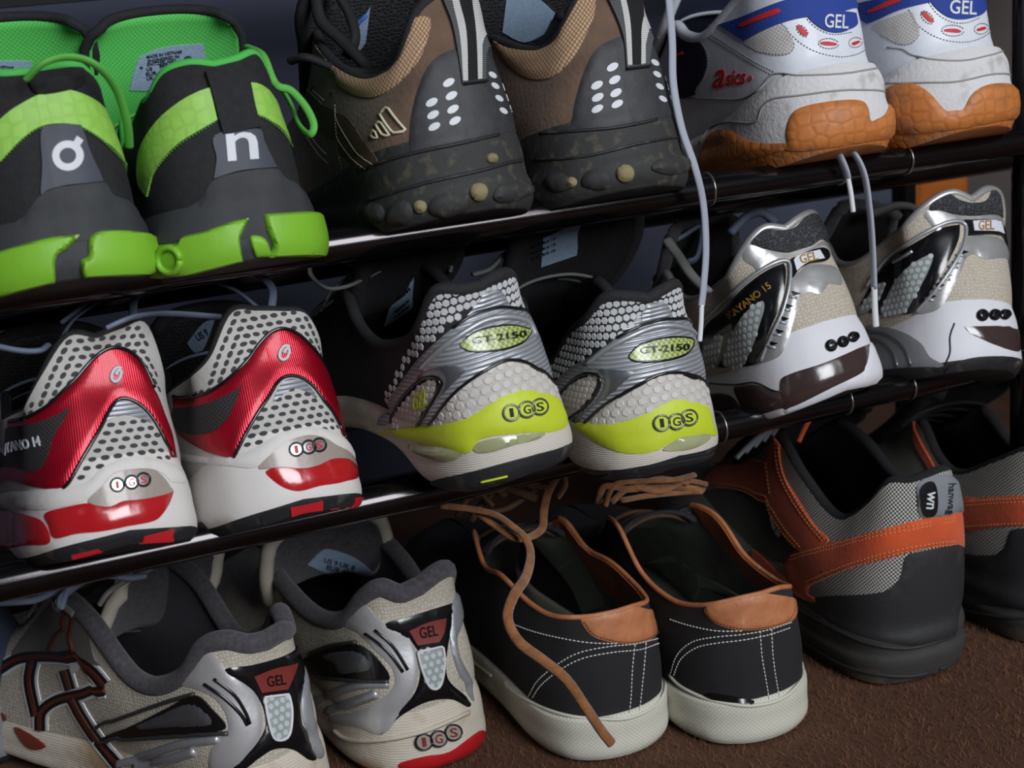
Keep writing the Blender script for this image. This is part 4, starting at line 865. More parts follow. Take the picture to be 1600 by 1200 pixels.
# ------------------------------------------------------------------ middle shelf: silver, white and black pair
beige = mat('beige_mesh', C(190,180,166), .75, uvtex=('vor', 1.9, C(168,158,143), .3), dirt=(C(150,134,110), 26, .57, .5))
blackglit = mat('glitter_knit', C(26,27,30), .75, uvtex=('vor', 2.0, C(70,72,78), .8))
darkgel = mat('dark_cushion', C(62,48,46), .2, bump=(90, .5), coat=.7); wf2 = mat('clean_white_foam', C(212,212,218), .6, bump=(90, .5), dirt=(C(160,150,136), 20, .6, .5))
gold = mat('gold_print', C(170,130,62), .4, .3); silvl = mat('silver_leather', C(176,176,176), .38, .5, bump=(300, .15)); cellm = mat('pale_cell', C(190,200,200), .45, coat=.4); winm = mat('grey_window', C(150,156,156), .4); clearg = mat('clear_grey_foam', C(120,122,126), .5, bump=(80, .5))
for k, (px, py, yaw, roll, lab) in enumerate([(1328,620,0,-5,'silver and black running shoe with gold side lettering beside lime pair'),
                                  (1556,584,0,12,'silver and black running shoe at the right end of the middle shelf')]):
    M = pose(px, py, ZM, R(yaw), R(-19), R(roll), Y=-.035); sh = empty('running_shoe', M, lab, 'shoe', 'shoes on the middle shelf')
    s = body(M, 1.0, col(105 if k == 0 else 103, 62, 88, 13 if k == 0 else 9, 1.05, 5, 1.35 if k == 0 else 1.5, 1.05), feather=[(0,42),(30,40),(50,34),(75,30),(105,30),(200,28),(330,32)], zbot=ARCH, heelprof=[(0,0),(.15,0),(.35,-1),(.6,-3),(.82,-4),(1,0)], sideprof=RUNSIDE, rim=RIM['K'][k])
    shell(s, sh, beige, blackm, wf2, rubberk, insole_m, collar_r=2.6, m_col=silvl)
    tongue(s, sh, fleece, [(0,208,58,14),(.35,165,78,19),(.7,128,96,23),(1,108,118,18)], 7, m_in=black)
    S = s.all; lacing(s, sh, glace, 6, 2.0); v = V6
    if k == 0:
        bc = [(380,342),(398,297),(450,278),(520,285),(580,270),(620,225),(640,203),(680,213),(697,250),(692,310),(660,350),(600,370),(540,386),(460,372)]
        sb = [(345,410),(375,352),(460,377),(540,391),(610,375),(668,353),(698,310),(702,255),(735,330),(700,350),(640,378),(560,402),(500,412),(440,445),(420,482),(390,445)]
        ks = [(543,432),(600,398),(692,368),(714,422),(640,437),(590,467),(560,502)]; kl = [(566,425),(566,425),(588,403),(680,378),(680,378),(702,416),(702,416),(630,434),(580,472),(580,472)]; gt = ((632,414),78,40,14)
        bg = [(160,770),(190,700),(260,640),(330,560),(400,500),(470,455),(527,433),(527,433),(537,470),(530,560),(500,650),(460,740),(420,850),(392,888),(250,898),(240,880),(270,820),(300,730),(250,760),(200,830),(160,860)]
        hw = [(268,888),(278,820),(308,740),(348,670),(400,620),(437,603),(442,640),(425,700),(400,780),(370,850),(350,888)]; hw2 = [(165,845),(200,790),(252,753),(252,800),(235,870),(200,903)]
        ed = [[(175,690),(250,617),(330,542),(410,477),(480,437),(535,423),(552,450),(550,540),(522,650),(482,740),(430,872)]]
        rs = [(555,500),(600,470),(640,440),(740,450),(772,530),(730,525),(690,572),(640,562),(600,592),(570,700),(540,790),(502,852),(408,874),(450,790),(502,680),(542,590)]
        no = [(575,570),(548,625),(530,680),(510,735),(485,790)]; dots = [(738,800),(790,783),(835,762)]
        ge = [[(513,960),(560,925),(700,880),(820,830),(895,793),(895,793),(892,890),(870,925),(740,990),(600,1062),(530,1098),(518,1060)], [(308,985),(400,975),(480,1005),(527,1020),(527,1078),(440,1103),(350,1122),(330,1060)], [(165,1040),(240,1010),(305,1035),(330,1102),(200,1112)]]
        blk = [(528,1130),(650,1088),(800,1022),(972,950),(978,975),(900,1012),(750,1075),(600,1136)]; cr = [(165,965),(300,975),(400,965),(480,1000),(520,1005)]
        LW = [[(525,1090),(600,1058),(740,988),(868,925),(888,890),(893,795),(925,790),(972,938),(800,1008),(650,1076),(528,1122)], [(335,1118),(440,1103),(524,1080),(524,1122),(440,1146),(335,1152)], [(200,1114),(328,1104),(328,1142),(200,1142)]]
        S.text('lettering', sh, gold, 'KAYANO 15', *Q(v, (376,600), 225, 32), 38, h=1.6)
    else:
        bc = [(1178,197),(1198,150),(1260,120),(1310,148),(1380,164),(1430,150),(1450,103),(1482,125),(1492,180),(1482,207),(1400,220),(1300,217),(1230,197)]
        sb = [(1155,220),(1178,195),(1240,203),(1310,222),(1400,224),(1492,207),(1503,240),(1400,242),(1310,247),(1240,267),(1225,312),(1190,265)]
        ks = [(1328,240),(1328,240),(1492,238),(1492,238),(1503,302),(1503,302),(1350,312),(1350,312)]; kl = [(1363,246),(1363,246),(1470,242),(1470,242),(1482,292),(1482,292),(1370,292),(1370,292)]; gt = ((1421,268),66,44,2)
        bg = [(870,625),(900,560),(960,450),(1050,380),(1150,320),(1230,275),(1313,260),(1313,260),(1306,330),(1260,430),(1200,530),(1140,620),(1090,658),(980,663),(900,650)]
        hw = [(972,658),(990,600),(1030,520),(1090,450),(1150,410),(1192,396),(1186,440),(1150,520),(1110,590),(1062,658)]; hw2 = [(870,640),(930,560),(982,518),(976,560),(940,620),(890,658)]
        ed = [[(900,540),(980,428),(1080,347),(1180,287),(1260,252),(1322,252),(1338,290),(1322,370),(1272,460),(1202,560),(1120,652)]]
        rs = [(1340,320),(1492,318),(1512,390),(1430,417),(1380,392),(1342,412),(1312,482),(1272,562),(1212,642),(1118,652),(1190,560),(1250,470),(1300,390)]
        no = [(1325,385),(1292,435),(1260,488),(1225,530),(1190,578)]; dots = [(1413,665),(1468,663),(1512,662)]
        ge = [[(1332,715),(1332,715),(1562,710),(1562,710),(1562,817),(1480,800),(1410,770),(1360,745)]]
        blk = [(980,907),(1200,895),(1240,922),(1280,880),(1400,850),(1560,850),(1578,880),(1560,915),(1300,925),(1100,950),(990,945)]; cr = [(1290,700),(1270,760),(1270,830),(1250,880)]
        S.patch('clear_midsole', sh, clearg, T(v, [(890,725),(960,715),(1060,740),(1140,790),(1180,850),(1240,892),(1080,902),(900,895)]), h=.6, puff=2)
        S.line('midsole_arc', sh, silverd, [T(v, [(900,730),(1000,755),(1070,810),(1100,890)]), T(v, [(900,765),(970,785),(1020,830),(1040,895)])], r=.8, h=.8)
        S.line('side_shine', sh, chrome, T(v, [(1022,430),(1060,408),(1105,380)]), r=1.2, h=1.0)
    S.patch('collar_knit', sh, blackglit, T(v, bc), h=1.6, puff=3, step=2.2); S.patch('collar_band', sh, silvl, T(v, sb), h=.9, puff=2)
    S.patch('side_shield', sh, blacks, T(v, bg), h=1.0, puff=3); S.patch('side_window', sh, winm, [T(v, hw), T(v, hw2)], h=1.4)
    S.tiles('window_cells', sh, cellm, T(v, hw), 4.0, 3.4, 6, 1.0, 0, h=1.5, rowk=.88); S.tiles('window_cells', sh, cellm, T(v, hw2), 4.0, 3.4, 6, 1.0, 0, h=1.5, rowk=.88)
    S.line('silver_piping', sh, silver, [T(v, q) for q in ed], r=1.2, h=1.0)
    S.patch('ribbed_strip', sh, silvl, T(v, rs), h=1.3, puff=3, step=2.2)
    S.patch('notch', sh, blacks, [T(v, [(x-14,y-10),(x-14,y-10),(x+22,y+2),(x+22,y+2),(x-4,y+10)]) for x, y in no], h=1.75, step=2)
    S.line('rib', sh, silver, [T(v, [(x-30,y+12),(x+10,y+22)]) for x, y in no], r=.9, h=1.2, smooth=False)
    S.patch('badge_plate', sh, blacks, T(v, ks), h=1.5); S.patch('badge_plate', sh, wl, T(v, kl), h=1.9, label='white nameplate'); S.text('lettering', sh, gold, 'GEL', *Q(v, *gt[:3]), gt[3], h=2.3)
    for q in (LW if k == 0 else []): S.patch('foam_edge', sh, wf2, T(v, q), h=1.4, puff=2)
    for q in ge: S.patch('cushion_window', sh, darkgel, T(v, q), h=.9, puff=3)
    S.patch('tread', sh, rubberk, T(v, blk), h=.8); S.line('midsole_crease', sh, rubberk, T(v, cr), r=.5, h=.2)
    for i, (x, y) in enumerate(dots):
        c = Q(v, (x, y))[0]; S.patch('dot', sh, blacks, circle(c, 9.6-i*.6, 14), h=2.2, puff=2, smooth=False, step=1.6); S.line('dot_rim', sh, ringm, circle(c, 6-i*.4, 12), r=.5, h=2.2, closed=True, smooth=False)
    if k == 0:
        cord('lace', sh, blace, [(1140,365,.07),(1165,340,.07),(1190,332,.065),(1212,348,.06)], 4.5, flat=.6)
        cord('lace', sh, blace, [(1040,385,.1),(1065,370,.1),(1095,355,.1),(1090,400,.09),(1075,410,.09)], 3, flat=.5)
        cord('lace', sh, glace, [(1042,375,.08),(1060,400,.07),(1080,430,.05),(1105,455,.03)], 3.5, flat=.6)
    else:
        cord('lace', sh, glace, [(1360,335,.09),(1400,322,.08),(1430,328,.07),(1440,350,.06)], 4.5, flat=.6)

# ------------------------------------------------------------------ bottom: silver mesh pair on the carpet
smesh = mat('worn_mesh', C(196,188,174), .75, uvtex=('vor', 2.1, C(174,166,151), .3), dirt=(C(160,142,110), 22, .56, .5))
silw = mat('silver_white_leather', C(204,204,206), .36, .5, bump=(260, .2)); oldfoam = mat('old_foam', C(206,198,184), .8, bump=(200, .6), uvtex=('ribs', 1.5, C(198,188,172), .3), dirt=(C(164,128,84), 24, .53, .75))
brn = mat('brown_red_rubber', C(118,52,38), .45, bump=(200, .4)); bred = mat('brick_red_badge', C(122,44,38), .5); darksil = mat('dark_grey_synthetic', C(62,63,64), .35, .2); olive = mat('grey_green_synthetic', C(110,110,104), .6, bump=(250, .3))
trd = mat('dark_red_stripe', C(92,42,34), .4); whl = mat('white_edge', C(214,216,218), .45)
for k, (px, py, yaw, lab) in enumerate([(478,1280,29,'worn silver running shoe with grey fleece lining at the bottom left corner'),
                                  (702,1205,9,'worn silver running shoe with grey fleece lining next to the black canvas shoes')]):
    M = pose(px, py, FL, R(yaw), 0, floor=True); sh = empty('running_shoe', M, lab, 'shoe', 'shoes on the carpet')
    s = body(M, 1.04, [(0,0,10,98),(14,12,11,101),(28,22,16,103),(45,29,28,96),(62,33,43,85),(95,37,78,68),(125,40,108,80),(150,38,132,98),(200,24,168,84),(250,16,194,70),(330,0,214,58)], feather=[(0,40),(40,38),(75,30),(105,30),(200,27),(330,30)], zbot=[(0,3),(45,0),(330,10)], heelprof=[(0,0),(.15,1),(.35,0),(.6,-3),(.82,-3),(1,0)], sideprof=RUNSIDE, rim=RIM['S'][k], amax=152, rx=1.0)
    shell(s, sh, smesh, fleeced, oldfoam, brn, insole_m, to=.14, collar_r=5.4, m_col=fleece, line_t=7, collar_to=158)
    tongue(s, sh, smesh, [(0,210,56,16),(.35,178,62,24),(.65,143,72,33),(.85,130,94,37),(1,126,113,33)], 8, m_in=fleece, lean=26 if k == 0 else -6)
    S = s.all; lacing(s, sh, glace, 3, 2.2, a0=195, up=1); v = V7
    if k == 0:
        cnt = [(590,605),(640,545),(682,490),(745,562),(800,600),(842,640),(864,720),(852,790),(822,832),(780,884),(700,900),(690,840),(720,790),(752,765),(740,700),(700,650),(640,622)]
        bp = [(738,562),(830,545),(920,520),(1012,480),(1012,480),(1002,560),(987,640),(992,740),(1032,862),(960,822),(900,822),(850,852),(800,890),(760,890),(830,820),(872,750),(862,680),(820,620)]
        rb = [(830,582),(830,582),(900,555),(962,545),(962,545),(955,590),(940,627),(940,627),(855,637),(855,637)]; gt = ((900,596),62,36,8)
        hw = [(863,652),(863,652),(942,643),(942,643),(952,700),(942,777),(900,788),(880,740)]; sr = [(985,600),(1012,498),(1018,560),(1007,640),(1022,740),(1052,852),(1030,852),(1000,760)]
        sl = [[(675,605),(740,652),(790,705),(812,742)], [(706,588),(768,640),(805,700),(820,738)]]
        ds = [(320,792),(440,742),(560,682),(642,643),(700,690),(744,752),(640,767),(500,778),(400,795)]; dg = [(423,757),(520,710),(620,668),(665,680),(702,720),(692,747),(560,752)]
        ln = [[(318,750),(450,700),(560,662),(642,638)], [(330,798),(500,782),(752,768)]]; wv = [[(385,875),(480,845),(590,808),(720,790)], [(420,884),(520,866),(640,830)]]
        S.patch('eyestay', sh, olive, T(v, [(40,520),(90,440),(160,350),(215,300),(268,290),(282,350),(290,420),(312,520),(330,545),(240,530),(130,515)]), h=.8)
        for p in ([(0,562),(60,527),(130,517),(230,522),(300,560),(345,610)], [(345,628),(270,640),(190,660),(140,700),(135,760)], [(112,528),(100,600),(122,710)], [(215,560),(235,625)], [(240,655),(275,720),(330,800),(400,884)]):
            for nm, w, hh, m_ in (('stripe_edge', 50, .7, whl), ('side_stripe', 34, 1.1, blacks), ('stripe_core', 12, 1.45, trd)): S.patch(nm, sh, m_, T(v, band(p, w)), h=hh, smooth=False, step=3)
        S.patch('sole_insert', sh, brn, T(v, [(50,750),(100,772),(152,812),(110,822),(75,797)]), h=1); S.patch('sole_insert', sh, brn, T(v, [(0,700),(20,712),(20,728),(0,722)]), h=1)
        S.line('eyestay_edge', sh, trd, [T(v, [(165,500),(200,420),(240,310)]), T(v, [(220,510),(238,430),(258,320)])], r=1.1, h=1.2)
        cord('lace', sh, blace, [(-20,942,.07),(30,940,.06),(60,935,.06),(100,915,.06)], 2.6, flat=.7)
        cord('lace', sh, blace, [(95,950,.05),(110,915,.05),(150,898,.055),(200,903,.055),(225,900,.06)], 2.6, flat=.7)
        cord('lace', sh, blace, [(175,885,.06),(210,870,.06),(190,875,.06),(140,900,.05),(100,930,.05),(96,948,.05)], 2.6, flat=.7)
        cord('lace', sh, olive, [(155,945,.05),(170,925,.05),(200,905,.06),(235,890,.07)], 2.2, flat=.7)
        S.line('lace_loop', sh, glace, [T(v, [(168,372),(175,345),(195,320)]), T(v, [(200,360),(207,330),(225,300)]), T(v, [(262,370),(258,330),(270,290)]), T(v, [(240,350),(238,320),(250,290)])], r=2.4, h=1.5)
    else:
        cnt = [(1125,405),(1195,348),(1252,400),(1332,420),(1367,500),(1372,600),(1332,680),(1262,772),(1180,752),(1060,722),(1200,690),(1292,622),(1292,560),(1240,500),(1180,440)]
        bp = [(1262,417),(1350,385),(1482,343),(1482,343),(1487,400),(1470,500),(1472,590),(1532,650),(1540,684),(1480,657),(1400,667),(1320,712),(1255,774),(1290,720),(1362,640),(1382,560),(1362,480)]
        rb = [(1343,432),(1343,432),(1400,405),(1462,390),(1462,390),(1455,440),(1440,470),(1440,470),(1370,480),(1370,480)]; gt = ((1404,434),60,38,10)
        hw = [(1370,502),(1370,502),(1452,484),(1452,484),(1457,540),(1442,612),(1410,616),(1385,560)]; sr = [(1480,360),(1500,298),(1512,400),(1502,480),(1537,600),(1550,670),(1502,560),(1480,470)]
        sl = [[(1205,440),(1270,492),(1325,567)], [(1236,428),(1290,480),(1340,560)]]
        ds = [(1000,522),(1080,490),(1172,475),(1240,520),(1282,592),(1180,592),(1080,582),(1000,572)]; dg = [(1055,512),(1160,493),(1217,520),(1227,560),(1130,577),(1100,540)]
        ln = [[(1010,512),(1090,480),(1175,468)], [(1010,580),(1180,596),(1280,598)]]; wv = [[(1010,680),(1080,645),(1180,612),(1280,608)], [(1060,700),(1150,672),(1240,640)]]
        badges(S, sh, v, [(1393,795),(1440,785),(1487,765)], 26, smoky, ringm, bred, h=1.6)
        S.patch('cushion_window', sh, redgel, T(v, [(1315,868),(1400,845),(1480,830),(1565,770),(1578,800),(1520,852),(1430,884),(1330,890)]), h=1.2, puff=3)
        S.line('midsole_crease', sh, oldfoam, [T(v, [(1100,760),(1150,790),(1260,790),(1400,760),(1540,700)])], r=1.5, h=.5)
        s.tg.patch('size_label', sh, label_m, T(v, [(1012,215),(1012,215),(1060,168),(1100,168),(1170,195),(1225,240),(1225,240),(1200,262),(1140,272),(1080,245)]), h=.6)
        text_lines(s.tg, sh, label_t, [('US 9 UK 8', (530,880), 50, 7), ('EUR 42.5', (532,890), 46, 7), ('CM 27', (540,899), 36, 6)], -14, 0, .9)
    S.patch('heel_counter', sh, silw, T(v, cnt), h=1.1, puff=3, step=2.2); S.patch('heel_panel', sh, blacks, T(v, bp), h=1.6, puff=2)
    S.patch('badge_plate', sh, bred, T(v, rb), h=2.0); S.text('lettering', sh, blacks, 'GEL', *Q(v, *gt[:3]), gt[3], h=2.4)
    S.patch('heel_window', sh, winm, T(v, hw), h=2.0); S.tiles('window_cells', sh, cellm, T(v, hw), 4.2, 3.5, 6, 1, 0, h=2.4, rowk=.88); S.line('window_rim', sh, whl, T(v, hw), r=.8, h=2.1, closed=True)
    S.patch('side_band', sh, silver, T(v, sr), h=1.9, puff=2); S.line('slash', sh, blacks, [T(v, q) for q in sl], r=1.0, h=1.2)
    S.patch('side_stripe', sh, blacks, T(v, ds), h=1.2); S.patch('side_inset', sh, silverd, T(v, dg), h=2.1, puff=2); S.line('silver_piping', sh, darksil, [T(v, q) for q in ln], r=1.2, h=1.2)
    S.line('side_wave', sh, silver, [T(v, q) for q in wv], r=3.0, h=-.8)

# ------------------------------------------------------------------ bottom: black canvas pair
canvas = mat('black_canvas', C(23,23,26), .9, uvtex=('diam', .9, C(36,36,40), .5), var=(C(34,33,34), 60, .5))
tan = mat('tan_leather', C(186,120,80), .55, bump=(350, .5), var=(C(150,88,54), 90, .7), dirt=(C(214,180,156), 70, .6, .6)); tan2 = mat('worn_tan_leather', C(176,92,44), .7, bump=(500, .6), var=(C(120,60,30), 120, .7))
vulc = mat('off_white_rubber', C(208,206,192), .7, uvtex=('diam', 1.7, C(190,188,174), .5), dirt=(C(140,130,108), 22, .56, .6)); vulcs = mat('off_white_rubber_band', C(200,198,184), .65, bump=(80, .3), dirt=(C(140,130,108), 22, .56, .6))
wth = mat('white_thread', C(210,210,206), .8); grl = mat('grey_canvas_lining', C(128,132,124), .9, bump=(700, .5), var=(C(84,88,86), 40, .7)); lealace = mat('raw_leather_lace', C(150,92,44), .85, bump=(800, 1), var=(C(96,62,34), 150, .8), sheen=.3)
dlace = mat('dark_leather_lace', C(96,68,44), .9, bump=(800, 1), var=(C(64,46,32), 150, .8))
for k, (px, py, yaw, lab) in enumerate([(984,1180,1,'black canvas sneaker with tan heel patch, long leather lace hanging over its side'),
                                  (1207,1155,0,'black canvas sneaker with tan heel patch beside the grey and orange hiking shoes')]):
    M = pose(px, py, FL, R(yaw), 0, floor=True); sh = empty('canvas_sneaker', M, lab, 'shoe', 'shoes on the carpet')
    s = body(M, 1.04, [(0,0,5,74),(14,13,7,74),(28,24,14,73),(45,30,27,68),(62,34,42,62),(95,37,74,57),(125,36,102,66),(150,32,124,78),(200,20,150,70),(250,16,188,62),(330,0,208,56)], feather=[(0,26),(105,25),(200,24),(330,30)], zbot=[(0,0),(330,6)], heelprof=[(0,0),(.3,1.5),(.6,1),(1,0)], sideprof=[(0,0),(.3,2),(.6,2),(1,0)], soleprof=[(0,-1),(.12,.6),(.5,.8),(.9,.8),(.97,.2),(1,-1.5)], inset=1.5, rim=RIM['N'][k], amax=126, rx=.88)
    shell(s, sh, canvas, grl, vulc, vulc, grl, to=.08, collar_r=0, line_t=2.2, insole_z=12)
    idx = [i for i in range(NA) if s.aa[i] <= 160]; link('collar_binding', *tube_mesh((s.U[idx, -1]-s.upper.N[idx, -1]*.8)*MM, 1.5*MM, 8), tan, sh)
    tongue(s, sh, canvas, [(0,205,58,16),(.4,165,72,24),(.8,138,84,28),(1,128,90,24)], 3, m_in=grl)
    S = s.all; v = V8
    if k == 0:
        tp = [(573,632),(580,610),(700,590),(800,560),(850,530),(898,540),(903,620),(882,672),(830,702),(760,714),(680,707),(610,682)]
        st = [[(300,635),(380,665),(480,690),(600,710),(720,714)], [(365,922),(400,860),(470,800),(560,750),(680,725),(780,715),(872,693)], [(380,927),(415,875),(490,815),(580,770),(700,747),(800,737),(872,712)], [(780,714),(770,800),(765,900),(758,990)], [(822,707),(815,800),(805,900),(797,980)]]
        ib = [(430,205),(450,165),(480,150),(560,240),(680,380),(780,480),(850,548),(760,552),(700,540),(600,420),(520,300)]; ist = [(385,560),(430,480),(500,410),(560,378)]; rimp = [(130,768),(200,824),(360,935),(500,990),(640,1008),(760,1003),(860,953),(902,885)]
    else:
        tp = [(1056,572),(1150,545),(1280,510),(1360,475),(1408,480),(1412,570),(1383,627),(1310,652),(1200,662),(1110,642),(1068,612)]
        st = [[(915,618),(1000,645),(1100,664),(1200,664)], [(920,832),(945,760),(1000,710),(1080,690),(1200,678),(1300,660),(1392,630)], [(932,840),(960,775),(1020,730),(1100,712),(1200,700),(1300,680),(1385,652)], [(1268,662),(1275,760),(1290,850),(1305,938)], [(1312,654),(1318,760),(1330,850),(1345,928)]]
        ib = [(990,150),(1020,130),(1080,190),(1180,310),(1300,440),(1360,488),(1280,500),(1210,440),(1120,330),(1050,240)]; ist = [(785,395),(850,375),(940,375)]; rimp = [(915,835),(960,880),(1050,925),(1150,950),(1250,955),(1350,930),(1420,870),(1450,800)]
        S.patch('scuff', sh, blacks, T(v, [(1060,908),(1120,912),(1235,935),(1225,952),(1100,938)]), h=1.2)
    S.patch('heel_patch', sh, tan, T(v, tp), h=1.3, puff=2, step=2.2); S.line('patch_stitching', sh, dlace, T(v, [(x+(8 if x < (780 if k == 0 else 1230) else -8), y-8) for x, y in tp[:1]+tp[:-7:-1]]), r=.3, h=1.4, dash=(1.8,1.1))
    S.line('stitching', sh, wth, [T(v, q) for q in st], r=.42, h=.3, dash=(2.3,1.7)); S.line('sole_ridge', sh, vulcs, T(v, rimp), r=1.1, h=.2)
    s.lin.patch('leather_facing', sh, tan2, T(v, ib), h=.8); s.lin.line('lining_stitching', sh, wth, T(v, ist), r=.35, h=.5, dash=(2.3,1.6))
    s.lin.patch('heel_pad', sh, mat('heel_pad', C(150,154,142), .8, bump=(400, .4)), T(v, [(380,300),(450,240),(500,270),(560,360),(620,470),(660,560),(560,590),(480,580),(440,500),(420,400)] if k == 0 else [(820,400),(900,390),(990,410),(1030,480),(1020,540),(920,545),(850,520),(800,460)]), h=.5, puff=3)
    mb = MB()
    if k == 0:
        cord('leather_lace', sh, lealace, [(688,790,.03),(740,796,.025),(775,805,.02),(800,822,.01),(820,840,.0),(829,865,-.01),(822,900,-.03),(803,930,-.045),(793,965,-.05),(810,1002,-.055),(850,1033,-.055),(885,1062,-.055),(915,1105,-.056),(940,1142,-.054),(956,1162,-.053)], 2.6, flat=.6, n=8)
        cord('leather_lace', sh, lealace, [(745,800,.03),(775,822,.02),(810,842,.01),(845,828,.02),(850,795,.03),(858,765,.04),(876,738,.05),(884,755,.05),(872,776,.055)], 2.3, flat=.6, n=8)
        cs = [[(715,805),(735,775),(765,760),(790,775)],[(735,815),(760,780),(800,750),(835,760)],[(750,800),(790,795),(830,770),(865,745)],[(770,790),(745,760),(760,750),(800,765),(840,780)],[(725,790),(740,760),(790,752),(855,762)]]
    else:
        cs = [[(935,785),(945,760),(985,765),(1040,760),(1100,765)],[(945,790),(960,758),(1000,752),(1050,750),(1085,742)],[(955,785),(985,762),(1030,768),(1070,752),(1105,757)],[(970,782),(1010,775),(1060,770),(1098,768)],[(990,760),(1030,748),(1075,755)]]
    for q in cs: mb.add(tube_mesh(catmull([tuple(M.inverted() @ W(x, y, .04+.012*RNG.random())) for x, y in q], 8), 2.4*MM, 7, .6))
    mb.build('lace_knot', dlace if k == 0 else lealace, sh)
    for i in range(3):
        P = M.inverted(); x0, x1 = (-24, 24); y = 128+i*14; z = 84-i*3
        link('lace_bar', *tube_mesh(catmull(np.array([(x0,y+2,z-4),(x0*.6,y,z+3),(0,y,z+6),(x1*.6,y,z+3),(x1,y+2,z-4)])*MM, 5), 2.2*MM, 6, .6), dlace, sh)
    link('eyelet', *tube_mesh(np.array([(25*MM+.003*math.cos(t), .128+.002*math.sin(t)*.3, .0835+.003*math.sin(t)) for t in np.linspace(0, 2*math.pi, 12)]), .0008, 6), chrome, sh)

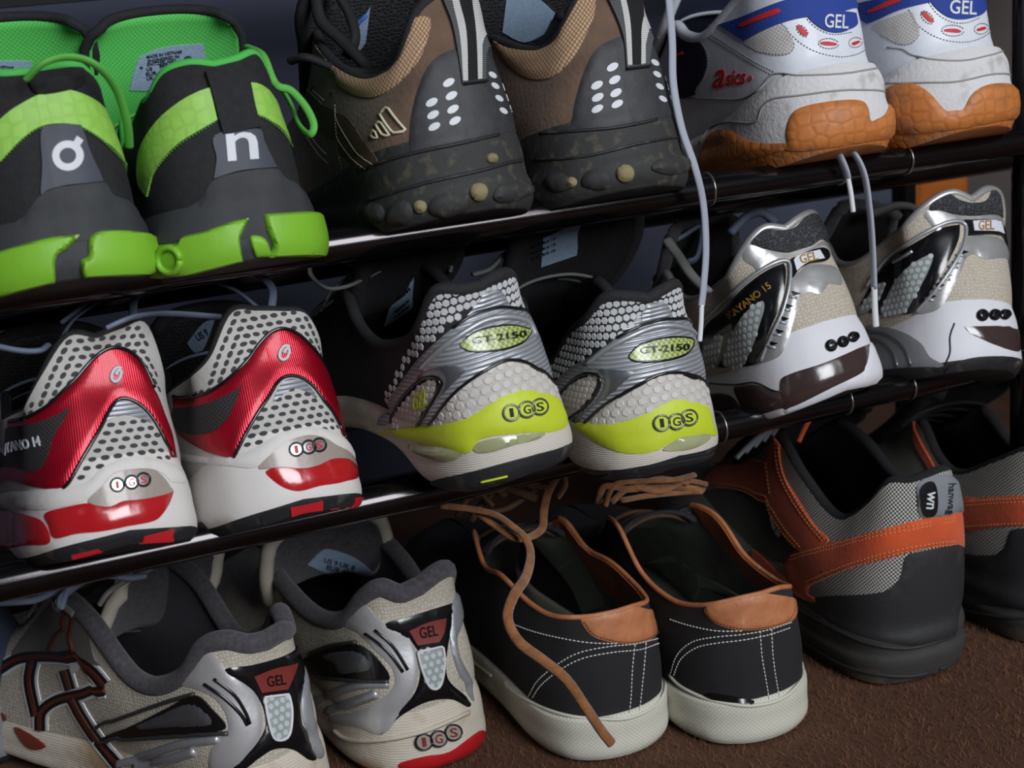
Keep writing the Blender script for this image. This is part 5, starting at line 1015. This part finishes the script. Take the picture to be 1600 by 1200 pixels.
# ------------------------------------------------------------------ bottom: grey and orange hiking pair
weave = mat('grey_weave', C(192,190,182), .85, uvtex=('weave', 1.2, C(34,34,36), .5)); orange = mat('orange_suede', C(212,84,36), .85, bump=(500, .5), var=(C(160,60,28), 40, .5), sheen=.2)
oth = mat('pale_orange_thread', C(214,150,96), .8); hrub = mat('charcoal_rubber', C(38,38,41), .65, bump=(500, .25), dirt=(C(84,78,70), 30, .56, .4)); hsole = mat('dusty_sole', C(54,52,50), .8, bump=(250, .4), dirt=(C(104,90,74), 26, .53, .7)); hweb = mat('grey_webbing_light', C(140,144,150), .8, uvtex=('ribs', 1.0, C(112,116,122), .5)); hlin = mat('dark_lining', C(20,20,23), .95, bump=(900, .6))
for k, (px, py, yaw, lab) in enumerate([(1462,1066,0,'grey weave hiking shoe with orange suede band and grey heel loop'),
                                  (1704,1002,0,'orange banded hiking shoe cut off at the right edge of the picture')]):
    M = pose(px, py, FL, R(yaw), 0, floor=True); sh = empty('hiking_shoe', M, lab, 'shoe', 'shoes on the carpet')
    s = body(M, 1.12, [(0,0,3,108),(14,12,5,108),(28,22,12,104),(45,29,26,92),(62,33,44,82),(95,36,78,78),(125,34,102,92),(150,30,122,108),(200,22,152,96),(250,17,190,78),(330,0,212,60)], feather=[(0,36),(40,35),(105,32),(200,30),(330,36)], zbot=[(0,3),(45,0),(330,10)], heelprof=[(0,0),(.2,2),(.45,3.5),(.7,4),(.88,2.5),(1,0)], sideprof=[(0,0),(.3,2.5),(.6,3),(1,0)], soleprof=[(0,-4.5),(.2,-2.2),(.45,-.8),(.55,-2),(.8,-1.2),(1,-3)], inset=3.5, rim=RIM['H'][k], amax=152, rx=RX)
    shell(s, sh, weave, hlin, hsole, hsole, hlin, to=.2, collar_r=3.5, m_col=hlin, line_t=7)
    tongue(s, sh, hlin, [(0,205,70,18),(.4,165,98,25),(.8,125,130,32),(1,110,142,26)], 8, m_in=hlin)
    S = s.all; lacing(s, sh, klace, 6, 2.2); v = V9
    if k == 0:
        S.patch('mesh_panel', sh, brmesh if False else mat('dark_weave', C(104,102,96), .9, uvtex=('weave', 1.0, C(50,50,50), .5)), T(v, [(50,460),(160,455),(240,500),(300,600),(370,665),(330,720),(250,680),(150,590),(60,490)]), h=.3)
        S.patch('orange_band', sh, orange, T(v, [(318,742),(340,690),(390,660),(480,640),(600,610),(750,570),(860,545),(952,533),(952,662),(900,650),(800,660),(700,690),(600,715),(500,745),(420,780),(400,822),(340,772)]), h=1.4, puff=1.5)
        S.patch('eyestay', sh, orange, T(v, [(288,285),(325,235),(352,210),(312,300),(322,400),(372,490),(430,580),(478,637),(380,667),(300,582),(250,502),(160,452),(80,442),(50,422),(110,358),(190,338),(250,370)]), h=1.1)
        S.patch('side_foxing', sh, orange, T(v, [(215,665),(260,700),(330,770),(425,830),(420,845),(330,800),(240,730)]), h=1.1)
        S.patch('heel_rubber', sh, hrub, T(v, [(398,842),(480,825),(600,820),(680,805),(725,760),(745,690),(800,670),(930,650),(950,690),(945,780),(925,870),(905,962),(860,987),(760,997),(620,972),(500,922),(430,872)]), h=1.1, puff=3)
        S.line('stitching', sh, oth, [T(v, q) for q in ([(297,290),(308,390),(350,482),(408,570),(463,635)], [(303,262),(322,390),(362,478),(420,568),(474,632)], [(170,345),(225,352),(262,385)], [(100,436),(195,452),(268,500),(330,590),(385,655)], [(90,446),(190,462),(258,512),(320,600),(375,660)], [(350,685),(480,650),(700,592),(945,545)], [(345,698),(480,662),(700,604),(945,557)], [(400,775),(550,714),(750,655),(945,628)], [(410,790),(555,727),(750,668),(945,640)], [(265,360),(280,480)])], r=.32, h=1.5, dash=(2.6,1.7))
        S.patch('pull_tab', sh, hweb, T(v, [(788,432),(850,403),(912,420),(934,470),(934,537),(934,537),(850,550),(795,547),(783,480)]), h=2.4, puff=1.5)
        S.patch('tab_inside', sh, blacks, T(v, [(788,465),(800,437),(832,428),(846,480),(840,540),(800,538)]), h=2.7)
        S.text('lettering', sh, label_t, 'hanwag', *Q(v, (888,486), 104, 30), -92, h=2.8); S.text('lettering', sh, white_t, 'wn', *Q(v, (822,490), 60, 26), -96, h=3.1)
        S.patch('side_tag', sh, blacks, T(v, [(262,545),(262,545),(285,550),(285,550),(320,612),(320,612),(314,626),(314,626),(265,578),(265,578)]), h=.9); S.text('lettering', sh, white_t, 'GORE-TEX', *Q(v, (292,586), 74, 12), -58, h=1.3)
        S.line('sole_groove', sh, hrub, [T(v, q) for q in ([(370,870),(500,940),(620,990),(760,1005),(900,968)], [(400,985),(520,1060),(640,1095),(780,1100),(905,1060)])], r=1.0, h=.4)
        cord('tongue_edge', sh, orange, [(1248,690,.05),(1256,672,.055),(1266,655,.06),(1278,645,.06)], 1.6, flat=.6)
        mb = MB()
        for i in range(5): mb.add(tube_mesh(catmull([tuple(M.inverted() @ W(x, y, .07)) for x, y in ((1150+i*14,716-i*9),(1165+i*13,700-i*9),(1185+i*12,682-i*8),(1205+i*7,672-i*7))], 6), 2.4*MM, 6, .5))
        mb.build('lace_knot', hweb, sh)
    else:
        S.patch('orange_band', sh, orange, T(v, [(925,490),(1000,484),(1060,480),(1180,474),(1300,468),(1300,585),(1180,580),(1060,586),(940,596)]), h=1.4, puff=1.5)
        S.patch('heel_rubber', sh, hrub, T(v, [(925,690),(1000,684),(1060,680),(1092,650),(1110,600),(1160,590),(1300,590),(1300,900),(1150,872),(1000,852),(925,832)]), h=1.1, puff=3)
        S.line('stitching', sh, oth, [T(v, [(930,500),(1060,490),(1180,484)]), T(v, [(935,585),(1060,576),(1180,570)]), T(v, [(933,512),(1060,502),(1180,496)])], r=.32, h=1.5, dash=(2.6,1.7))
        S.patch('eyestay', sh, orange, T(v, [(733,100),(745,70),(775,45),(765,80),(745,110),(760,200),(800,290),(855,392),(840,400),(775,290),(735,180)]), h=1.2)
        S.line('sole_groove', sh, hrub, T(v, [(925,860),(1000,885),(1100,900),(1200,900)]), r=1.0, h=.4)
# ------------------------------------------------------------------ a shoe behind, only its side in view
M = Matrix.Translation(W(-40, 1010, .17)) @ Euler((0, 0, R(8))).to_matrix().to_4x4(); M.translation.z = FL
sh = empty('running_shoe', M, 'dusky blue shoe in the shade behind the worn silver shoe at bottom left', 'shoe'); nb_ = mat('dusky_blue_fabric', C(52,62,80), .85, bump=(700, .6), var=(C(38,46,60), 80, .6))
s = body(M, 1.0, col(96, 60, 86), zbot=[(0,0),(330,8)]); shell(s, sh, nb_, hlin, clearg, rubberk, insole_m); tongue(s, sh, nb_, m_in=hlin); lacing(s, sh, blace, 6, 2)
# ------------------------------------------------------------------ rack
tubem = mat('chromed_tube', C(66,63,64), .16, .95, bump=(60, .1), dirt=(C(60,54,52), 50, .55, .7)); capm = mat('tube_rim', C(150,148,140), .3, .9); wallm = mat('blue_grey_wall', C(66,70,88), .9, bump=(120, .15), var=(C(58,62,78), 4, .6)); woodm = mat('orange_wood', C(176,98,30), .5, var=(C(140,72,20), 25, .7)); greym = mat('taupe_board', C(84,76,74), .8); darkm = mat('dark_board', C(30,30,34), .7)
rack = empty('shoe_rack', Matrix.Identity(4), 'chromed tube shoe rack holding two sloping rows of shoes', 'shoe rack')
X = lambda px, py=300, Y=0: W(px, py, Y).x
def rail(name, x0, x1, y, z, r, m=tubem, lip=True): link(name, *tube_mesh([(x0, y, z), ((x0+x1)/2, y, z), (x1, y, z)], r, 24), m, rack, sharp=40)
SL1, SL2 = math.tan(R(12)), math.tan(R(17))
XL, XR = -.62, .62
for zz, sl in ((0, SL1), (-.128, SL2)):
    rail('front_rail', XL, XR, 0, zz, .0072); rail('rail_sleeve', XL, X(1105, 290), 0, zz, .0084); rail('rail_sleeve', X(1105, 290), X(1310, 250), 0, zz, .0078)
    for xx, rr in ((X(1105, 290), .0084), (X(1310, 250), .0079), (X(1413, 240), .0078)):
        link('sleeve_rim', *tube_mesh([(xx, math.cos(t)*rr, zz+math.sin(t)*rr) for t in np.linspace(0, 2*math.pi, 20)], .0007, 6), capm, rack)
    rail('rear_rail', XL, XR, .2, zz-.2*sl-.004, .0072); rail('middle_rail', XL, XR, .1, zz-.1*sl-.006, .006)
link('upper_board', *box((0, .31, W(0, 12, .27).z+.01), (1.3, .08, .02)), darkm, rack, smooth=False)
rail('top_rail', XL, XR, .2, W(0, 12, .2).z+.03, .008)
for xp, y in ((X(1603, 300, .03), .03), (X(1412, 300, .2), .2), (XL+.02, .0), (XL+.02, .2), (XR+.02, .2)):
    link('post', *tube_mesh([(xp, y, FL), (xp, y, -.1), (xp, y, .35)], .0085, 18), tubem, rack)
# ------------------------------------------------------------------ room
def struct(name, vf, m): link(name, *vf, m, smooth=False, kind='structure')
carpet = mat('brown_carpet', C(84,54,36), .95, bump=(900, .8), var=(C(74,46,30), 18, .7))
struct('floor', box((0, -.35, FL-.012), (3.2, 3.2, .02)), carpet)
struct('wall_back', box((0, .47, .9), (3.2, .04, 2.42)), wallm)
struct('trim_1', box((X(1470, 330, .42), .43, .4), (X(1512, 330, .42)-X(1430, 330, .42), .03, 1.4), .004), woodm)
struct('trim_2', box((X(1512, 330, .42)+.2, .435, .4), (.4, .02, 1.4)), greym)
struct('wall_left', box((-1.6, -.35, .9), (.04, 3.2, 2.42)), wallm)
struct('wall_right', box((1.6, -.35, .9), (.04, 3.2, 2.42)), greym)
struct('wall_front', box((-.9, -1.97, .9), (1.2, .04, 2.42)), wallm)
# carpet pile
n = 42000; pts = np.column_stack([RNG.uniform(-.18, .55, n), RNG.uniform(-.22, .12, n)]); V = []; F = []
an = RNG.uniform(0, 6.28, n); L = RNG.uniform(.002, .0045, n); ln = RNG.normal(0, .0016, (n, 2))
for i in range(n):
    x, y = pts[i]; dx, dy = math.cos(an[i])*.0003, math.sin(an[i])*.0003; o = 3*i; z = FL-.002
    V += [(x-dx, y-dy, z), (x+dx, y+dy, z), (x+ln[i, 0], y+ln[i, 1], z+L[i]*.9)]; F.append((o, o+1, o+2))
o = link('carpet_pile', V, F, mat('carpet_fibre', C(118,78,50), .95, var=(C(92,58,36), 60, .8)), smooth=False, kind='stuff'); tag(o, 'short brown carpet pile in front of and under the bottom row of shoes', 'carpet')
